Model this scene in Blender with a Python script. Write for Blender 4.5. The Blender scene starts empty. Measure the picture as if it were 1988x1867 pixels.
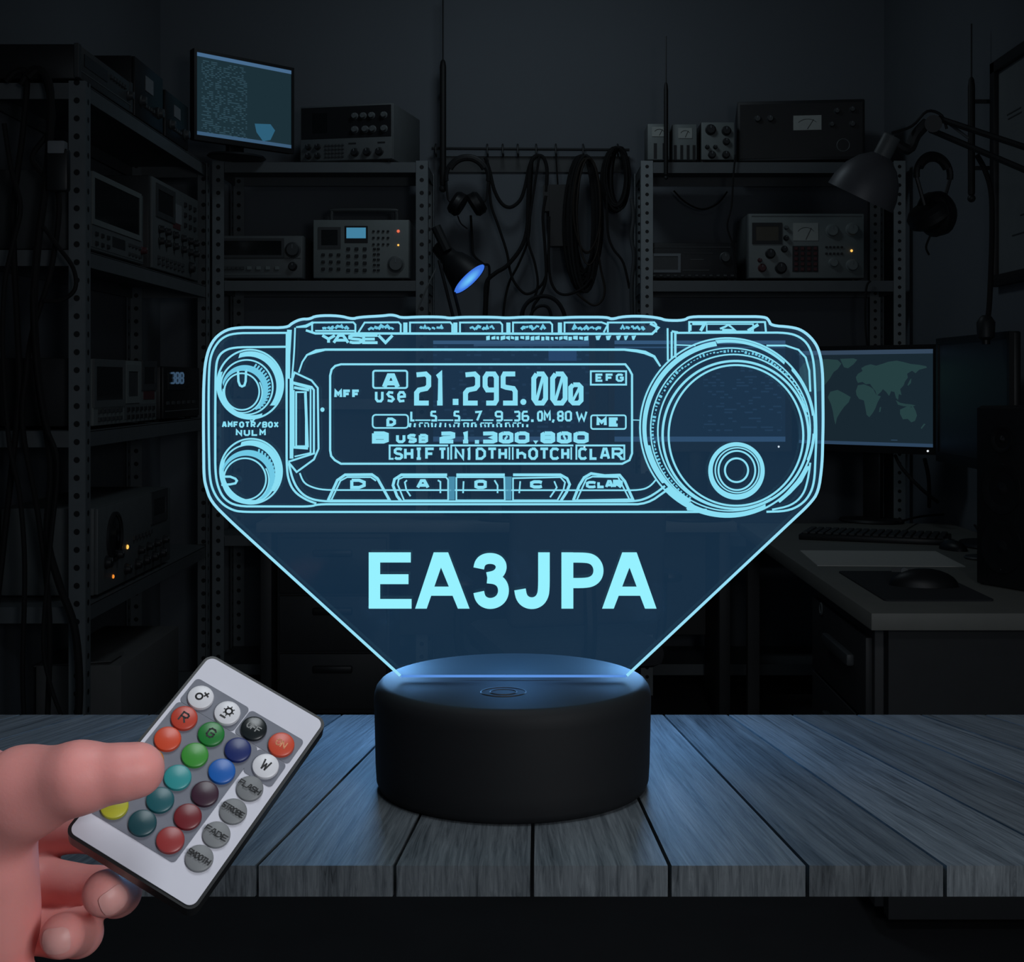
import bpy, bmesh, math, random
import numpy as np
from mathutils import Vector, Matrix, Euler, noise
random.seed(7)
SC = bpy.context.scene
COL = SC.collection
PI = math.pi
R = math.radians

# ------------------------------------------------------------------ camera
# level camera with a small lens shift: FPX is the focal length in pixels of the 1988-wide frame
FPX, VX, VY, HC = 2700.0, 1030.0, 740.0, 1.22
cam_d = bpy.data.cameras.new('camera')
cam_d.sensor_width = 36.0
cam_d.lens = FPX / 1988.0 * 36.0
cam_d.shift_x = (994.0 - VX) / 1988.0
cam_d.shift_y = -(933.5 - VY) / 1988.0
cam_d.clip_start = 0.02
cam = bpy.data.objects.new('camera', cam_d)
COL.objects.link(cam)
cam.location = (0, 0, HC)
cam.rotation_euler = (R(90), 0, 0)
SC.camera = cam
SC.view_settings.view_transform = 'Standard'
SC.view_settings.look = 'None'
SC.view_settings.exposure = 0.0
SC.view_settings.gamma = 1.0
SC.view_settings.use_curve_mapping = False


def at(px, py, Y):
    """World point at distance Y from the camera that shows at (px, py)."""
    return Vector(((px - VX) / FPX * Y, Y, HC - (py - VY) / FPX * Y))


def atz(px, py, z):
    """World point at height z that shows at (px, py)."""
    Y = (HC - z) * FPX / (py - VY)
    return Vector(((px - VX) / FPX * Y, Y, z))


def lin(c):
    return tuple(((v / 255.0) / 12.92 if v / 255.0 <= 0.04045 else ((v / 255.0 + 0.055) / 1.055) ** 2.4) for v in c)


# ------------------------------------------------------------------ materials
def nd(nt, t, **kw):
    n = nt.nodes.new(t)
    for k, v in kw.items():
        setattr(n, k, v)
    return n


def mat(name, col, rough=0.5, metal=0.0, var=0.15, scale=30.0, bump=0.0, spec=0.5, sss=0.0):
    """Principled material whose colour is broken up by object-space noise."""
    m = bpy.data.materials.new(name)
    m.use_nodes = True
    nt = m.node_tree
    p = nt.nodes['Principled BSDF']
    p.inputs['Roughness'].default_value = rough
    p.inputs['Metallic'].default_value = metal
    p.inputs['Specular IOR Level'].default_value = spec
    tc = nd(nt, 'ShaderNodeTexCoord')
    no = nd(nt, 'ShaderNodeTexNoise')
    no.inputs['Scale'].default_value = scale
    no.inputs['Detail'].default_value = 4.0
    nt.links.new(tc.outputs['Object'], no.inputs['Vector'])
    mx = nd(nt, 'ShaderNodeMix', data_type='RGBA')
    mx.inputs[6].default_value = tuple(c * (1 - var) for c in col) + (1,)
    mx.inputs[7].default_value = tuple(min(1, c * (1 + var)) for c in col) + (1,)
    nt.links.new(no.outputs['Fac'], mx.inputs[0])
    nt.links.new(mx.outputs[2], p.inputs['Base Color'])
    if bump:
        b = nd(nt, 'ShaderNodeBump')
        b.inputs['Strength'].default_value = bump
        b.inputs['Distance'].default_value = 0.001
        nt.links.new(no.outputs['Fac'], b.inputs['Height'])
        nt.links.new(b.outputs['Normal'], p.inputs['Normal'])
    if sss:
        p.inputs['Subsurface Weight'].default_value = sss
        p.inputs['Subsurface Radius'].default_value = (0.6, 0.25, 0.15)
        p.inputs['Subsurface Scale'].default_value = 0.006
    return m


def glow(name, col, strength=1.0):
    """Something that gives off light: a screen, an LED, a lit engraving."""
    m = bpy.data.materials.new(name)
    m.use_nodes = True
    nt = m.node_tree
    nt.nodes.clear()
    o = nd(nt, 'ShaderNodeOutputMaterial')
    e = nd(nt, 'ShaderNodeEmission')
    e.inputs['Color'].default_value = tuple(col) + (1,)
    e.inputs['Strength'].default_value = strength
    nt.links.new(e.outputs[0], o.inputs[0])
    return m


# ------------------------------------------------------------------ mesh builder
class MB:
    def __init__(self, M=None):
        self.bm = bmesh.new()
        self.M = M or Matrix()

    def _x(self, vs, M=None):
        T = self.M @ (M or Matrix())
        for v in vs:
            v.co = T @ v.co

    def box(self, c, s, rot=None, bev=0.0, seg=2):
        r = bmesh.ops.create_cube(self.bm, size=1.0)
        vs = r['verts']
        for v in vs:
            v.co = Vector((v.co.x * s[0], v.co.y * s[1], v.co.z * s[2]))
        if bev > 0:
            es = list({e for v in vs for e in v.link_edges})
            k = bmesh.ops.bevel(self.bm, geom=es, offset=min(bev, min(s) * 0.45), segments=seg, profile=0.5, affect='EDGES')
            vs = list({v for f in k['faces'] for v in f.verts} | {v for v in vs if v.is_valid})
        Mx = Matrix.Translation(Vector(c))
        if rot is not None:
            Mx = Mx @ Euler(rot).to_matrix().to_4x4()
        self._x(vs, Mx)
        return self

    def b2(self, lo, hi, bev=0.0):
        lo, hi = Vector(lo), Vector(hi)
        return self.box((lo + hi) / 2, hi - lo, None, bev)

    def cyl(self, p0, p1, r0, r1=None, n=20):
        r1 = r0 if r1 is None else r1
        p0, p1 = Vector(p0), Vector(p1)
        return self.tube([p0, p1], [r0, r1], n)

    def tube(self, pts, r, n=8, closed=False, caps=True):
        pts = [self.M @ Vector(p) for p in pts]
        rs = r if isinstance(r, (list, tuple)) else [r] * len(pts)
        rings = []
        L = len(pts)
        prev = None
        for i in range(L):
            a = pts[(i - 1) % L] if (i > 0 or closed) else pts[i]
            b = pts[(i + 1) % L] if (i < L - 1 or closed) else pts[i]
            t = (b - a)
            if t.length < 1e-9:
                t = Vector((0, 0, 1))
            t.normalize()
            if prev is None:
                up = Vector((0, 0, 1)) if abs(t.z) < 0.9 else Vector((1, 0, 0))
                u = t.cross(up).normalized()
            else:
                u = (prev - t * prev.dot(t))
                u = u.normalized() if u.length > 1e-6 else t.orthogonal().normalized()
            prev = u
            w = t.cross(u)
            rings.append([self.bm.verts.new(pts[i] + (u * math.cos(2 * PI * k / n) + w * math.sin(2 * PI * k / n)) * rs[i]) for k in range(n)])
        for i in range(L if closed else L - 1):
            A, B = rings[i], rings[(i + 1) % L]
            for k in range(n):
                self.bm.faces.new((A[k], A[(k + 1) % n], B[(k + 1) % n], B[k]))
        if caps and not closed:
            self.bm.faces.new(rings[0][::-1])
            self.bm.faces.new(rings[-1])
        return self

    def lathe(self, prof, n=32, M=None, cap0=True, cap1=True):
        """prof: (radius, z) from bottom to top, turned about local Z."""
        T = self.M @ (M or Matrix())
        rings = []
        for (r, z) in prof:
            rings.append([self.bm.verts.new(T @ Vector((r * math.cos(2 * PI * k / n), r * math.sin(2 * PI * k / n), z))) for k in range(n)])
        for A, B in zip(rings, rings[1:]):
            for k in range(n):
                self.bm.faces.new((A[k], A[(k + 1) % n], B[(k + 1) % n], B[k]))
        if cap0:
            self.bm.faces.new(rings[0][::-1])
        if cap1:
            self.bm.faces.new(rings[-1])
        return self

    def ball(self, c, r, s=(1, 1, 1), u=20, v=12):
        k = bmesh.ops.create_uvsphere(self.bm, u_segments=u, v_segments=v, radius=r)
        self._x(k['verts'], Matrix.Translation(Vector(c)) @ Matrix.Diagonal((*s, 1)))
        return self

    def prism(self, out, M, d):
        """2D outline in the XY plane of M, extruded from z=0 to z=d."""
        T = self.M @ M
        a = [self.bm.verts.new(T @ Vector((x, y, 0))) for x, y in out]
        b = [self.bm.verts.new(T @ Vector((x, y, d))) for x, y in out]
        n = len(out)
        self.bm.faces.new(a[::-1])
        self.bm.faces.new(b)
        for i in range(n):
            self.bm.faces.new((a[i], a[(i + 1) % n], b[(i + 1) % n], b[i]))
        return self

    def poly(self, pts):
        self.bm.faces.new([self.bm.verts.new(self.M @ Vector(p)) for p in pts])
        return self

    def build(self, name, m, parent=None, smooth=True, ang=35):
        bmesh.ops.recalc_face_normals(self.bm, faces=self.bm.faces[:])
        me = bpy.data.meshes.new(name)
        self.bm.to_mesh(me)
        self.bm.free()
        if smooth:
            me.polygons.foreach_set('use_smooth', [True] * len(me.polygons))
            me.set_sharp_from_angle(angle=R(ang))
        for mm in (m if isinstance(m, (list, tuple)) else [m]):
            me.materials.append(mm)
        return link(name, me, parent)


def link(name, me, parent=None):
    o = bpy.data.objects.new(name, me)
    COL.objects.link(o)
    if parent is not None:
        o.parent = parent
    return o


def thing(name, label, cat, loc=(0, 0, 0), rz=0.0, group=None):
    o = bpy.data.objects.new(name, None)
    o.empty_display_size = 0.05
    COL.objects.link(o)
    o.location = loc
    o.rotation_euler = (0, 0, rz)
    return tag(o, label, cat, group)


def tag(o, label, cat, group=None):
    o['label'] = label
    o['category'] = cat
    if group:
        o['group'] = group
    return o


def struct(o):
    o['kind'] = 'structure'
    return o


def smooth_path(pts, sub=6):
    """Catmull-Rom through the points."""
    P = [Vector(p) for p in pts]
    if len(P) < 3:
        return P
    out = []
    for i in range(len(P) - 1):
        p0, p1, p2, p3 = P[max(i - 1, 0)], P[i], P[i + 1], P[min(i + 2, len(P) - 1)]
        for k in range(sub):
            t = k / sub
            out.append(0.5 * ((2 * p1) + (p2 - p0) * t + (2 * p0 - 5 * p1 + 4 * p2 - p3) * t * t + (3 * p1 - p0 - 3 * p2 + p3) * t ** 3))
    out.append(P[-1])
    return out


def rrect(x0, y0, x1, y1, r, n=4):
    out = []
    for cx, cy, a0 in ((x1 - r, y1 - r, 0), (x0 + r, y1 - r, 90), (x0 + r, y0 + r, 180), (x1 - r, y0 + r, 270)):
        for k in range(n + 1):
            a = R(a0 + 90 * k / n)
            out.append((cx + r * math.cos(a), cy + r * math.sin(a)))
    return out
# ------------------------------------------------------------------ palette
M_wall = mat('painted_wall', (0.165, 0.185, 0.21), 0.85, var=0.06, scale=3)
M_floor = mat('dark_floor', (0.05, 0.05, 0.055), 0.6, var=0.2, scale=6)
M_ceil = mat('ceiling_paint', (0.2, 0.2, 0.2), 0.9, var=0.05, scale=3)
M_steel = mat('grey_shelf_steel', (0.13, 0.145, 0.155), 0.5, 0.1, var=0.15, scale=14)
M_black = mat('black_plastic', (0.012, 0.013, 0.015), 0.45, var=0.2)
M_dark = mat('dark_metal', (0.028, 0.03, 0.033), 0.5, 0.2, var=0.2)
M_dgrey = mat('dark_grey_enamel', (0.06, 0.066, 0.07), 0.5, var=0.15)
M_grey = mat('grey_enamel', (0.13, 0.145, 0.15), 0.5, var=0.12)
M_lgrey = mat('pale_grey_enamel', (0.21, 0.24, 0.24), 0.5, var=0.1)
M_glassdk = mat('dark_display_glass', (0.01, 0.013, 0.014), 0.12, var=0.1)
M_meter = mat('meter_face', (0.42, 0.45, 0.43), 0.4, var=0.08, scale=60)
M_rubber = mat('black_rubber', (0.01, 0.01, 0.011), 0.6, var=0.2)
M_cable = mat('black_cable', (0.006, 0.006, 0.007), 0.8, var=0.2)
M_bcable = mat('brown_cable', (0.022, 0.016, 0.012), 0.7, var=0.2)
M_desk = mat('desk_laminate', (0.22, 0.22, 0.20), 0.55, var=0.12, scale=12)
M_cab = mat('cabinet_paint', (0.035, 0.037, 0.04), 0.55, var=0.15)
M_paper = mat('white_paper', (0.6, 0.6, 0.56), 0.8, var=0.05)
M_card = mat('pale_cardboard', (0.16, 0.16, 0.16), 0.8, var=0.1)
M_cream = mat('white_label', (0.22, 0.24, 0.26), 0.7, var=0.05)
M_redkey = mat('maroon_keypad', (0.10, 0.03, 0.035), 0.6, var=0.2)
G_amber = glow('amber_led', lin((255, 190, 90)), 1.2)
G_red = glow('red_led', lin((230, 110, 80)), 1.0)
G_white = glow('white_led', lin((235, 240, 245)), 1.0)


def perforated(name, col, pitch=0.05, hr=0.0085):
    """Slotted-angle steel: rows of dark punched holes along the post's length."""
    m = mat(name, col, 0.5, 0.2, var=0.15, scale=20)
    nt = m.node_tree
    p = nt.nodes['Principled BSDF']
    src = p.inputs['Base Color'].links[0].from_socket
    tc = nd(nt, 'ShaderNodeTexCoord')
    sp = nd(nt, 'ShaderNodeSeparateXYZ')
    nt.links.new(tc.outputs['Object'], sp.inputs[0])
    md = nd(nt, 'ShaderNodeMath', operation='PINGPONG')
    md.inputs[1].default_value = pitch / 2
    nt.links.new(sp.outputs['Z'], md.inputs[0])
    sq = nd(nt, 'ShaderNodeMath', operation='MULTIPLY')
    nt.links.new(md.outputs[0], sq.inputs[0])
    nt.links.new(md.outputs[0], sq.inputs[1])
    def M2(op, x, y):
        n = nd(nt, 'ShaderNodeMath', operation=op)
        for i, q in enumerate((x, y)):
            if isinstance(q, (int, float)):
                n.inputs[i].default_value = q
            else:
                nt.links.new(q, n.inputs[i])
        return n.outputs[0]
    ay = M2('ABSOLUTE', sp.outputs['Y'], 0)
    side_ = M2('GREATER_THAN', ay, .0018)
    dy = M2('SUBTRACT', ay, .0245)
    h1_ = M2('MULTIPLY', M2('LESS_THAN', M2('ADD', sq.outputs[0], M2('MULTIPLY', sp.outputs['X'], sp.outputs['X'])), hr * hr), M2('SUBTRACT', 1.0, side_))
    h2_ = M2('MULTIPLY', M2('LESS_THAN', M2('ADD', sq.outputs[0], M2('MULTIPLY', dy, dy)), hr * hr), side_)
    hole_ = M2('MAXIMUM', h1_, h2_)
    mx = nd(nt, 'ShaderNodeMix', data_type='RGBA')
    mx.inputs[7].default_value = (0.01, 0.01, 0.012, 1)
    nt.links.new(hole_, mx.inputs[0])
    nt.links.new(src, mx.inputs[6])
    nt.links.new(mx.outputs[2], p.inputs['Base Color'])
    return m


M_post = perforated('perforated_steel', (0.18, 0.205, 0.22))
M_post_lit = perforated('lit_perforated_steel', (0.30, 0.335, 0.35), .036, .007)  # same steel made paler: the light falling on these posts, put into colour

# ------------------------------------------------------------------ room shell
XL, XR, YB, ZC = -1.56, 1.49, 5.86, 3.0
YF = -1.2
struct(MB().b2((XL - .1, YF, -.1), (XR + .1, YB + .1, 0)).build('floor', M_floor))
struct(MB().b2((XL - .1, YF, ZC), (XR + .1, YB + .1, ZC + .1)).build('ceiling', M_ceil))
struct(MB().b2((XL - .1, YB, 0), (XR + .1, YB + .1, ZC)).build('wall_back', M_wall))
struct(MB().b2((XL - .1, YF, 0), (XL, YB, ZC)).build('wall_left', M_wall))
struct(MB().b2((XR, YF, 0), (XR + .1, YB, ZC)).build('wall_right', M_wall))

# ------------------------------------------------------------------ shelving
YS = 5.4


def shelf_unit(label, x0, x1, y0, y1, zs, top, lip, post=None):
    """Slotted-angle steel shelving: four perforated posts and lipped trays. Local origin at its base centre."""
    cx, cy = (x0 + x1) / 2, (y0 + y1) / 2
    t = thing('steel_shelving', label, 'shelving', (cx, cy, .001), 0, 'steel shelving units along the walls')
    hx, hy = (x1 - x0) / 2, (y1 - y0) / 2
    for sx in (-1, 1):
        for sy in (-1, 1):
            b = MB()
            w = 0.045
            b.b2((-w / 2, -0.0015, 0), (w / 2, 0.0015, top), 0)
            b.b2((sx * w / 2 - 0.0015, 0, 0), (sx * w / 2 + 0.0015, -sy * w, top), 0)
            o = b.build('post', post or M_post, t, False)
            o.location = (sx * (hx - w / 2), sy * hy, 0)
    for z in zs:
        b = MB()
        e = 0.004
        b.b2((-hx + e, -hy + e, z - 0.004), (hx - e, hy - e, z))
        for sy in (-1, 1):
            b.b2((-hx + 0.046, sy * (hy - 0.004) - 0.002, z - lip), (hx - 0.046, sy * (hy - 0.004) + 0.002, z - 0.002))
        for sx in (-1, 1):
            b.b2((sx * (hx - 0.006) - 0.002, -hy + e, z - lip), (sx * (hx - 0.006) + 0.002, hy - e, z - 0.002))
        b.build('shelf', M_steel, t, False)
    return t


Z1, Z2 = 2.07, 1.61
shelf_unit('grey steel shelving against the back wall, topped by meter boxes and a black receiver', .43, 1.455, YS, YS + .38, (Z1, Z2, 1.15, .62, .12), Z1 + .005, .042, M_post_lit)
shelf_unit('grey steel shelving in the back corner beneath the lit monitor and a two-tone receiver', -1.235, -.40, YS, YS + .38, (Z1, Z2, 1.15, .62, .12), Z1 + .005, .040)
shelf_unit('grey steel shelving along the side wall draped with black cables at its end', -1.545, -1.24, 3.87, 5.37, (2.05, 1.585, 1.08, .59, .1), 2.055, .045)


# ------------------------------------------------------------------ bench instruments
def instrument(name, label, cat, w, h, d, loc, rz, body, face, items, group=None, inset=0.0, tilt=0.0):
    """A box with a front panel at local -Y. items use face coordinates u (0 left .. 1) and v (0 top .. 1)."""
    t = thing(name, label, cat, (loc[0], loc[1], loc[2] + .0016), rz, group)
    if tilt:
        t.rotation_euler = (tilt, 0, rz)
    MB().b2((-w / 2, 0, 0.008), (w / 2, d, h), 0.005).build('case', body, t)
    if face is not None:
        MB().box((0, -0.004, h / 2 + .004), (w * .985, 0.012, h - .012), None, .003).build('front_panel', face, t)
    f = MB()
    for sx in (-1, 1):
        for sy in (.1, .9):
            f.cyl((sx * w * .42, d * sy, 0), (sx * w * .42, d * sy, .012), .011, n=10)
    f.build('foot', M_rubber, t)
    zy = -0.0105
    hh = h - 0.008

    def P(u, v, y=zy):
        return Vector(((u - .5) * w, y, 0.008 + (1 - v) * hh))
    for it in items:
        k = it[0]
        if k == 'screen':          # u0 v0 u1 v1 material [bezel material]
            _, u0, v0, u1, v1, m = it[:6]
            a, b = P(u0, v1), P(u1, v0)
            if len(it) > 6:
                g = .012 * max(w, .3) / .4
                fr = MB()
                fr.b2((a.x - g, zy - .004, a.z - g), (b.x + g, zy + .002, a.z)).b2((a.x - g, zy - .004, b.z), (b.x + g, zy + .002, b.z + g))
                fr.b2((a.x - g, zy - .004, a.z), (a.x, zy + .002, b.z)).b2((b.x, zy - .004, a.z), (b.x + g, zy + .002, b.z))
                fr.build('bezel', it[6], t, False)
            MB().b2((a.x, zy - .0015, a.z), (b.x, zy + .003, b.z)).build('screen', m, t, False)
        elif k == 'panel':
            _, u0, v0, u1, v1, m = it
            a, b = P(u0, v1), P(u1, v0)
            MB().b2((a.x, zy - .001, a.z), (b.x, zy + .003, b.z), .001).build('sub_panel', m, t, False)
        elif k == 'meter':
            _, u0, v0, u1, v1, m = it
            a, b = P(u0, v1), P(u1, v0)
            o = MB().b2((a.x, zy - .002, a.z), (b.x, zy + .003, b.z)).build('meter', m, t, False)
            nb = MB()
            cxm = (a.x + b.x) / 2
            nb.tube([(cxm, zy - .003, a.z + .004), (cxm + (b.x - a.x) * .22, zy - .003, a.z + (b.z - a.z) * .72)], .0009, 5)
            ww = (b.x - a.x) * .38
            nb.tube([(cxm + ww * math.sin(q), zy - .003, a.z + (b.z - a.z) * (.25 + .5 * math.cos(q))) for q in np.linspace(-1, 1, 9)], .0007, 5)
            nb.build('needle', M_black, o, False)
        elif k == 'knob':          # u v r material
            _, u, v, r, m = it
            c = P(u, v)
            mb = MB(Matrix.Translation(c) @ Matrix.Rotation(R(90), 4, 'X'))
            mb.lathe([(r * 1.12, -.002), (r * 1.12, .003), (r * .95, .005), (r * .85, .016), (r * .78, .018)], 20)
            o = mb.build('knob', m, t)
            MB().b2((c.x - .0012, c.y - .0192, c.z + r * .2), (c.x + .0012, c.y - .017, c.z + r * .75)).build('pointer', M_cream, o, False)
        elif k == 'ring':
            _, u, v, r, m = it
            c = P(u, v)
            MB().tube([(c.x + r * math.cos(q), c.y - .002, c.z + r * math.sin(q)) for q in np.linspace(0, 2 * PI, 28)[:-1]], r * .09, 6, True).build('dial_ring', m, t)
        elif k == 'button':        # u v w h material
            _, u, v, bw, bh, m = it
            c = P(u, v)
            MB().box((c.x, c.y - .002, c.z), (bw, .008, bh), None, .0015, 1).build('button', m, t, False)
        elif k == 'grid':          # u0 v0 u1 v1 nx ny bw bh mat
            _, u0, v0, u1, v1, nx, ny, bw, bh, m = it
            me = None
            for i in range(nx):
                for j in range(ny):
                    c = P(u0 + (u1 - u0) * i / max(nx - 1, 1), v0 + (v1 - v0) * j / max(ny - 1, 1))
                    if me is None:
                        o = MB().box((0, 0, 0), (bw, .008, bh), None, .0015, 1).build('button', m, t, False)
                        me = o.data
                    else:
                        o = link('button', me, t)
                    o.location = (c.x, c.y - .002, c.z)
        elif k == 'led':
            _, u, v, r, m = it
            c = P(u, v)
            MB().ball((c.x, c.y - .001, c.z), r, (1, .6, 1), 10, 8).build('indicator_light', m, t)
        elif k == 'bar':           # a printed line or groove
            _, u0, u1, v, th, m = it
            a, b = P(u0, v), P(u1, v)
            MB().b2((a.x, zy - .001, a.z - th / 2), (b.x, zy + .002, a.z + th / 2)).build('trim_strip', m, t, False)
        elif k == 'handle':
            hb = MB()
            x0, x1, hz = -w * it[1], w * it[1], it[2]
            hb.tube(smooth_path([(x0, d * .3, h - .004), (x0, d * .3, h + hz * .8), (x0 + .02, d * .3, h + hz), (x1 - .02, d * .3, h + hz), (x1, d * .3, h + hz * .8), (x1, d * .3, h - .004)], 4), .008, 8)
            hb.build('carry_handle', M_dgrey, t)
        elif k == 'slot':
            _, u, v, sw, sh, m = it
            c = P(u, v)
            MB().b2((c.x - sw / 2, zy - .001, c.z - sh / 2), (c.x + sw / 2, zy + .003, c.z + sh / 2)).build('vent_slot', m, t, False)
        elif k == 'rackear':
            for sx in (-1, 1):
                MB().b2((sx * w * .5 - .012, -.012, .01), (sx * w * .5 + .012, .002, h), .002).build('rack_ear', M_dgrey, t, False)
    return t


def back(px0, px1, Y=YS + .012):
    """centre X and width of a span seen between two pixel columns at distance Y."""
    a, b = (px0 - VX) / FPX * Y, (px1 - VX) / FPX * Y
    return (a + b) / 2, b - a


# --- on top of the corner shelving
cx, w = back(578, 768, 5.43)
instrument('receiver', 'large two-tone receiver on the shelf top beside the lit monitor', 'radio', w, .228, .36, (cx, 5.43, Z1), R(-12), M_grey, M_grey,
           [('panel', .02, .04, .985, .60, M_black)] + [('knob', u, .22, .012, M_grey) for u in (.60, .69, .78, .91)] + [('knob', u, .46, .013, M_grey) for u in (.60, .71, .79, .91)]
           + [('screen', .14, .14, .30, .50, M_glassdk)]
           + [('knob', u, v, .011, M_dark) for u in (.10, .20) for v in (.74, .90)] + [('grid', .29, .72, .47, .92, 6, 4, .009, .008, M_dgrey)]
           + [('knob', u, .86, .015, M_dark) for u in (.60, .73, .86)] + [('slot', .57, .70, .03, .006, M_dark), ('slot', .88, .70, .03, .006, M_dark)])
# --- second tray
cx, w = back(420, 589)
instrument('bench_amplifier', 'wide low grey instrument with a long dark display under the lit monitor', 'instrument', w, .176, .32, (cx, YS + .02, Z2), 0, M_grey, M_grey,
           [('screen', .02, .13, .75, .46, M_glassdk, M_dgrey), ('knob', .88, .34, .028, M_dgrey), ('knob', .88, .72, .016, M_dark), ('bar', .02, .97, .53, .003, M_dgrey),
            ('grid', .10, .76, .30, .76, 5, 1, .014, .012, M_dgrey), ('grid', .38, .76, .70, .76, 4, 1, .018, .014, M_lgrey), ('bar', .05, .75, .90, .002, M_lgrey)])
cx, w = back(607, 795)
instrument('service_monitor', 'grey test set with a small lit cyan screen and carry handle', 'instrument', w, .238, .30, (cx, YS + .02, Z2), 0, M_grey, M_lgrey,
           [('screen', .09, .18, .26, .44, M_glassdk, M_dgrey), ('panel', .33, .11, .57, .40, M_black), ('screen', .35, .14, .55, .32, glow('small_lcd', lin((75, 145, 180)), .75)),
            ('led', .885, .20, .006, G_red), ('led', .885, .435, .004, G_amber), ('grid', .63, .20, .78, .42, 4, 3, .009, .007, M_dark),
            ('grid', .37, .50, .54, .86, 3, 4, .014, .012, M_dark), ('grid', .11, .60, .27, .84, 3, 3, .013, .011, M_dark), ('grid', .64, .50, .68, .86, 2, 5, .011, .008, M_dark),
            ('knob', .86, .76, .030, M_grey), ('handle', .34, .048)])

# --- right-hand shelving, top
cx, w = back(1257, 1300)
instrument('meter_box', 'narrow grey panel-meter box standing behind the small whip antenna', 'instrument', w, .152, .14, (cx, YS + .02, Z1), 0, M_grey, M_lgrey,
           [('meter', .2, .1, .85, .36, M_meter), ('slot', .35, .75, .012, .06, M_dark), ('slot', .75, .75, .012, .06, M_dark)])
cx, w = back(1305, 1353)
instrument('meter_box', 'small grey meter box with four dark slots, beside the box with round knobs', 'instrument', w, .150, .16, (cx, YS + .02, Z1), 0, M_grey, M_lgrey,
           [('meter', .24, .12, .80, .40, M_meter)] + [('slot', u, .78, .011, .055, M_black) for u in (.12, .38, .64, .88)])
cx, w = back(1361, 1426)
instrument('tuner_box', 'pale grey box covered in round black knobs and dials', 'instrument', w, .158, .15, (cx, YS + .02, Z1), 0, M_dark, M_lgrey,
           [('knob', .28, .21, .019, M_dark), ('knob', .75, .24, .017, M_dark), ('knob', .75, .52, .013, M_dark), ('knob', .18, .66, .008, M_dark), ('knob', .42, .66, .008, M_dark),
            ('knob', .32, .86, .014, M_dark), ('knob', .74, .86, .014, M_dark)])
instrument('receiver', 'big black receiver with one pale square meter, on the shelf top', 'radio', .49, .245, .36, (1.055, 5.43, Z1), R(-7), M_dark, M_dark,
           [('screen', .02, .06, .98, .95, M_black), ('meter', .44, .26, .66, .50, M_meter), ('ring', .83, .76, .024, M_grey), ('bar', .06, .20, .64, .002, M_grey), ('bar', .06, .25, .74, .002, M_grey),
            ('knob', .16, .30, .013, M_dgrey), ('knob', .26, .30, .013, M_dgrey), ('knob', .78, .20, .011, M_dgrey), ('knob', .90, .18, .011, M_dgrey), ('knob', .90, .42, .012, M_dgrey), ('knob', .74, .42, .010, M_dgrey)])
# second tray
cx, w = back(1259, 1432)
instrument('car_radio', 'low black radio with a pale-framed display on the perforated shelving', 'radio', w, .148, .28, (cx, YS + .02, Z2), 0, M_dark, M_dark,
           [('screen', .06, .38, .33, .76, M_dgrey, M_cream), ('bar', .04, .92, .13, .003, M_dgrey), ('bar', .40, .72, .30, .002, M_dgrey), ('bar', .47, .62, .47, .002, M_grey),
            ('knob', .86, .42, .020, M_dgrey), ('bar', .38, .68, .77, .004, M_dgrey), ('grid', .06, .92, .94, .92, 12, 1, .014, .008, M_dgrey)])
cx, w = back(1452, 1679)
instrument('spectrum_analyser', 'pale grey analyser with two rectangular meters and a maroon keypad', 'instrument', w, .262, .30, (cx, YS + .02, Z2), 0, M_grey, M_lgrey,
           [('screen', .065, .20, .26, .42, mat('brown_crt', (.09, .08, .06), .3), M_dark), ('meter', .385, .15, .60, .42, M_meter), ('knob', .72, .27, .024, M_lgrey), ('knob', .89, .25, .024, M_lgrey),
            ('knob', .325, .38, .010, M_dark), ('knob', .325, .22, .008, M_grey), ('knob', .19, .62, .018, M_dark), ('knob', .10, .72, .008, M_redkey), ('knob', .31, .55, .012, M_dark), ('knob', .12, .84, .015, M_redkey), ('knob', .28, .84, .021, M_dark),
            ('panel', .38, .50, .60, .90, M_dark), ('grid', .41, .54, .575, .86, 4, 5, .014, .013, M_redkey), ('grid', .67, .52, .80, .62, 5, 2, .009, .008, M_dark), ('led', .885, .575, .005, G_amber),
            ('knob', .73, .76, .018, M_lgrey), ('knob', .89, .80, .023, M_lgrey), ('bar', .03, .97, .045, .004, M_grey)])


# --- long unit on the side wall: instruments face +X
def side(name, label, cat, y0, y1, z, h, d, items, body, face, xf=-1.262, group=None):
    return instrument(name, label, cat, y1 - y0, h, d, (xf, (y0 + y1) / 2, z), R(90), body, face, items, group)


ZT, ZA, ZB, ZD, ZE = 2.05, 1.585, 1.08, .59, .1
side('rack_receiver', 'flat black rack unit on the top of the cable-draped shelving', 'instrument', 3.86, 4.36, ZT, .105, .27,
     [('rackear',), ('screen', .08, .2, .5, .55, M_glassdk), ('grid', .58, .3, .86, .3, 6, 1, .016, .012, M_dgrey), ('knob', .93, .5, .014, M_dgrey), ('bar', .02, .98, .75, .003, M_grey)], M_black, M_dgrey)
for k, (ya, yb) in enumerate(((4.40, 4.74), (4.77, 5.09))):
    side('bench_receiver', ('black desktop radio with a square window, next to the flat rack unit', 'black desktop radio with a square window, in front of the lit monitor')[k], 'radio', ya, yb, ZT, (.20, .172)[k], .25,
         [('screen', .35, .20, .62, .45, M_cream), ('knob', .2, .68, .016, M_dgrey), ('knob', .82, .68, .018, M_dgrey), ('grid', .35, .72, .62, .72, 4, 1, .014, .012, M_dgrey)], M_black, M_black, group='pair of black desktop radios')
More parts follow.
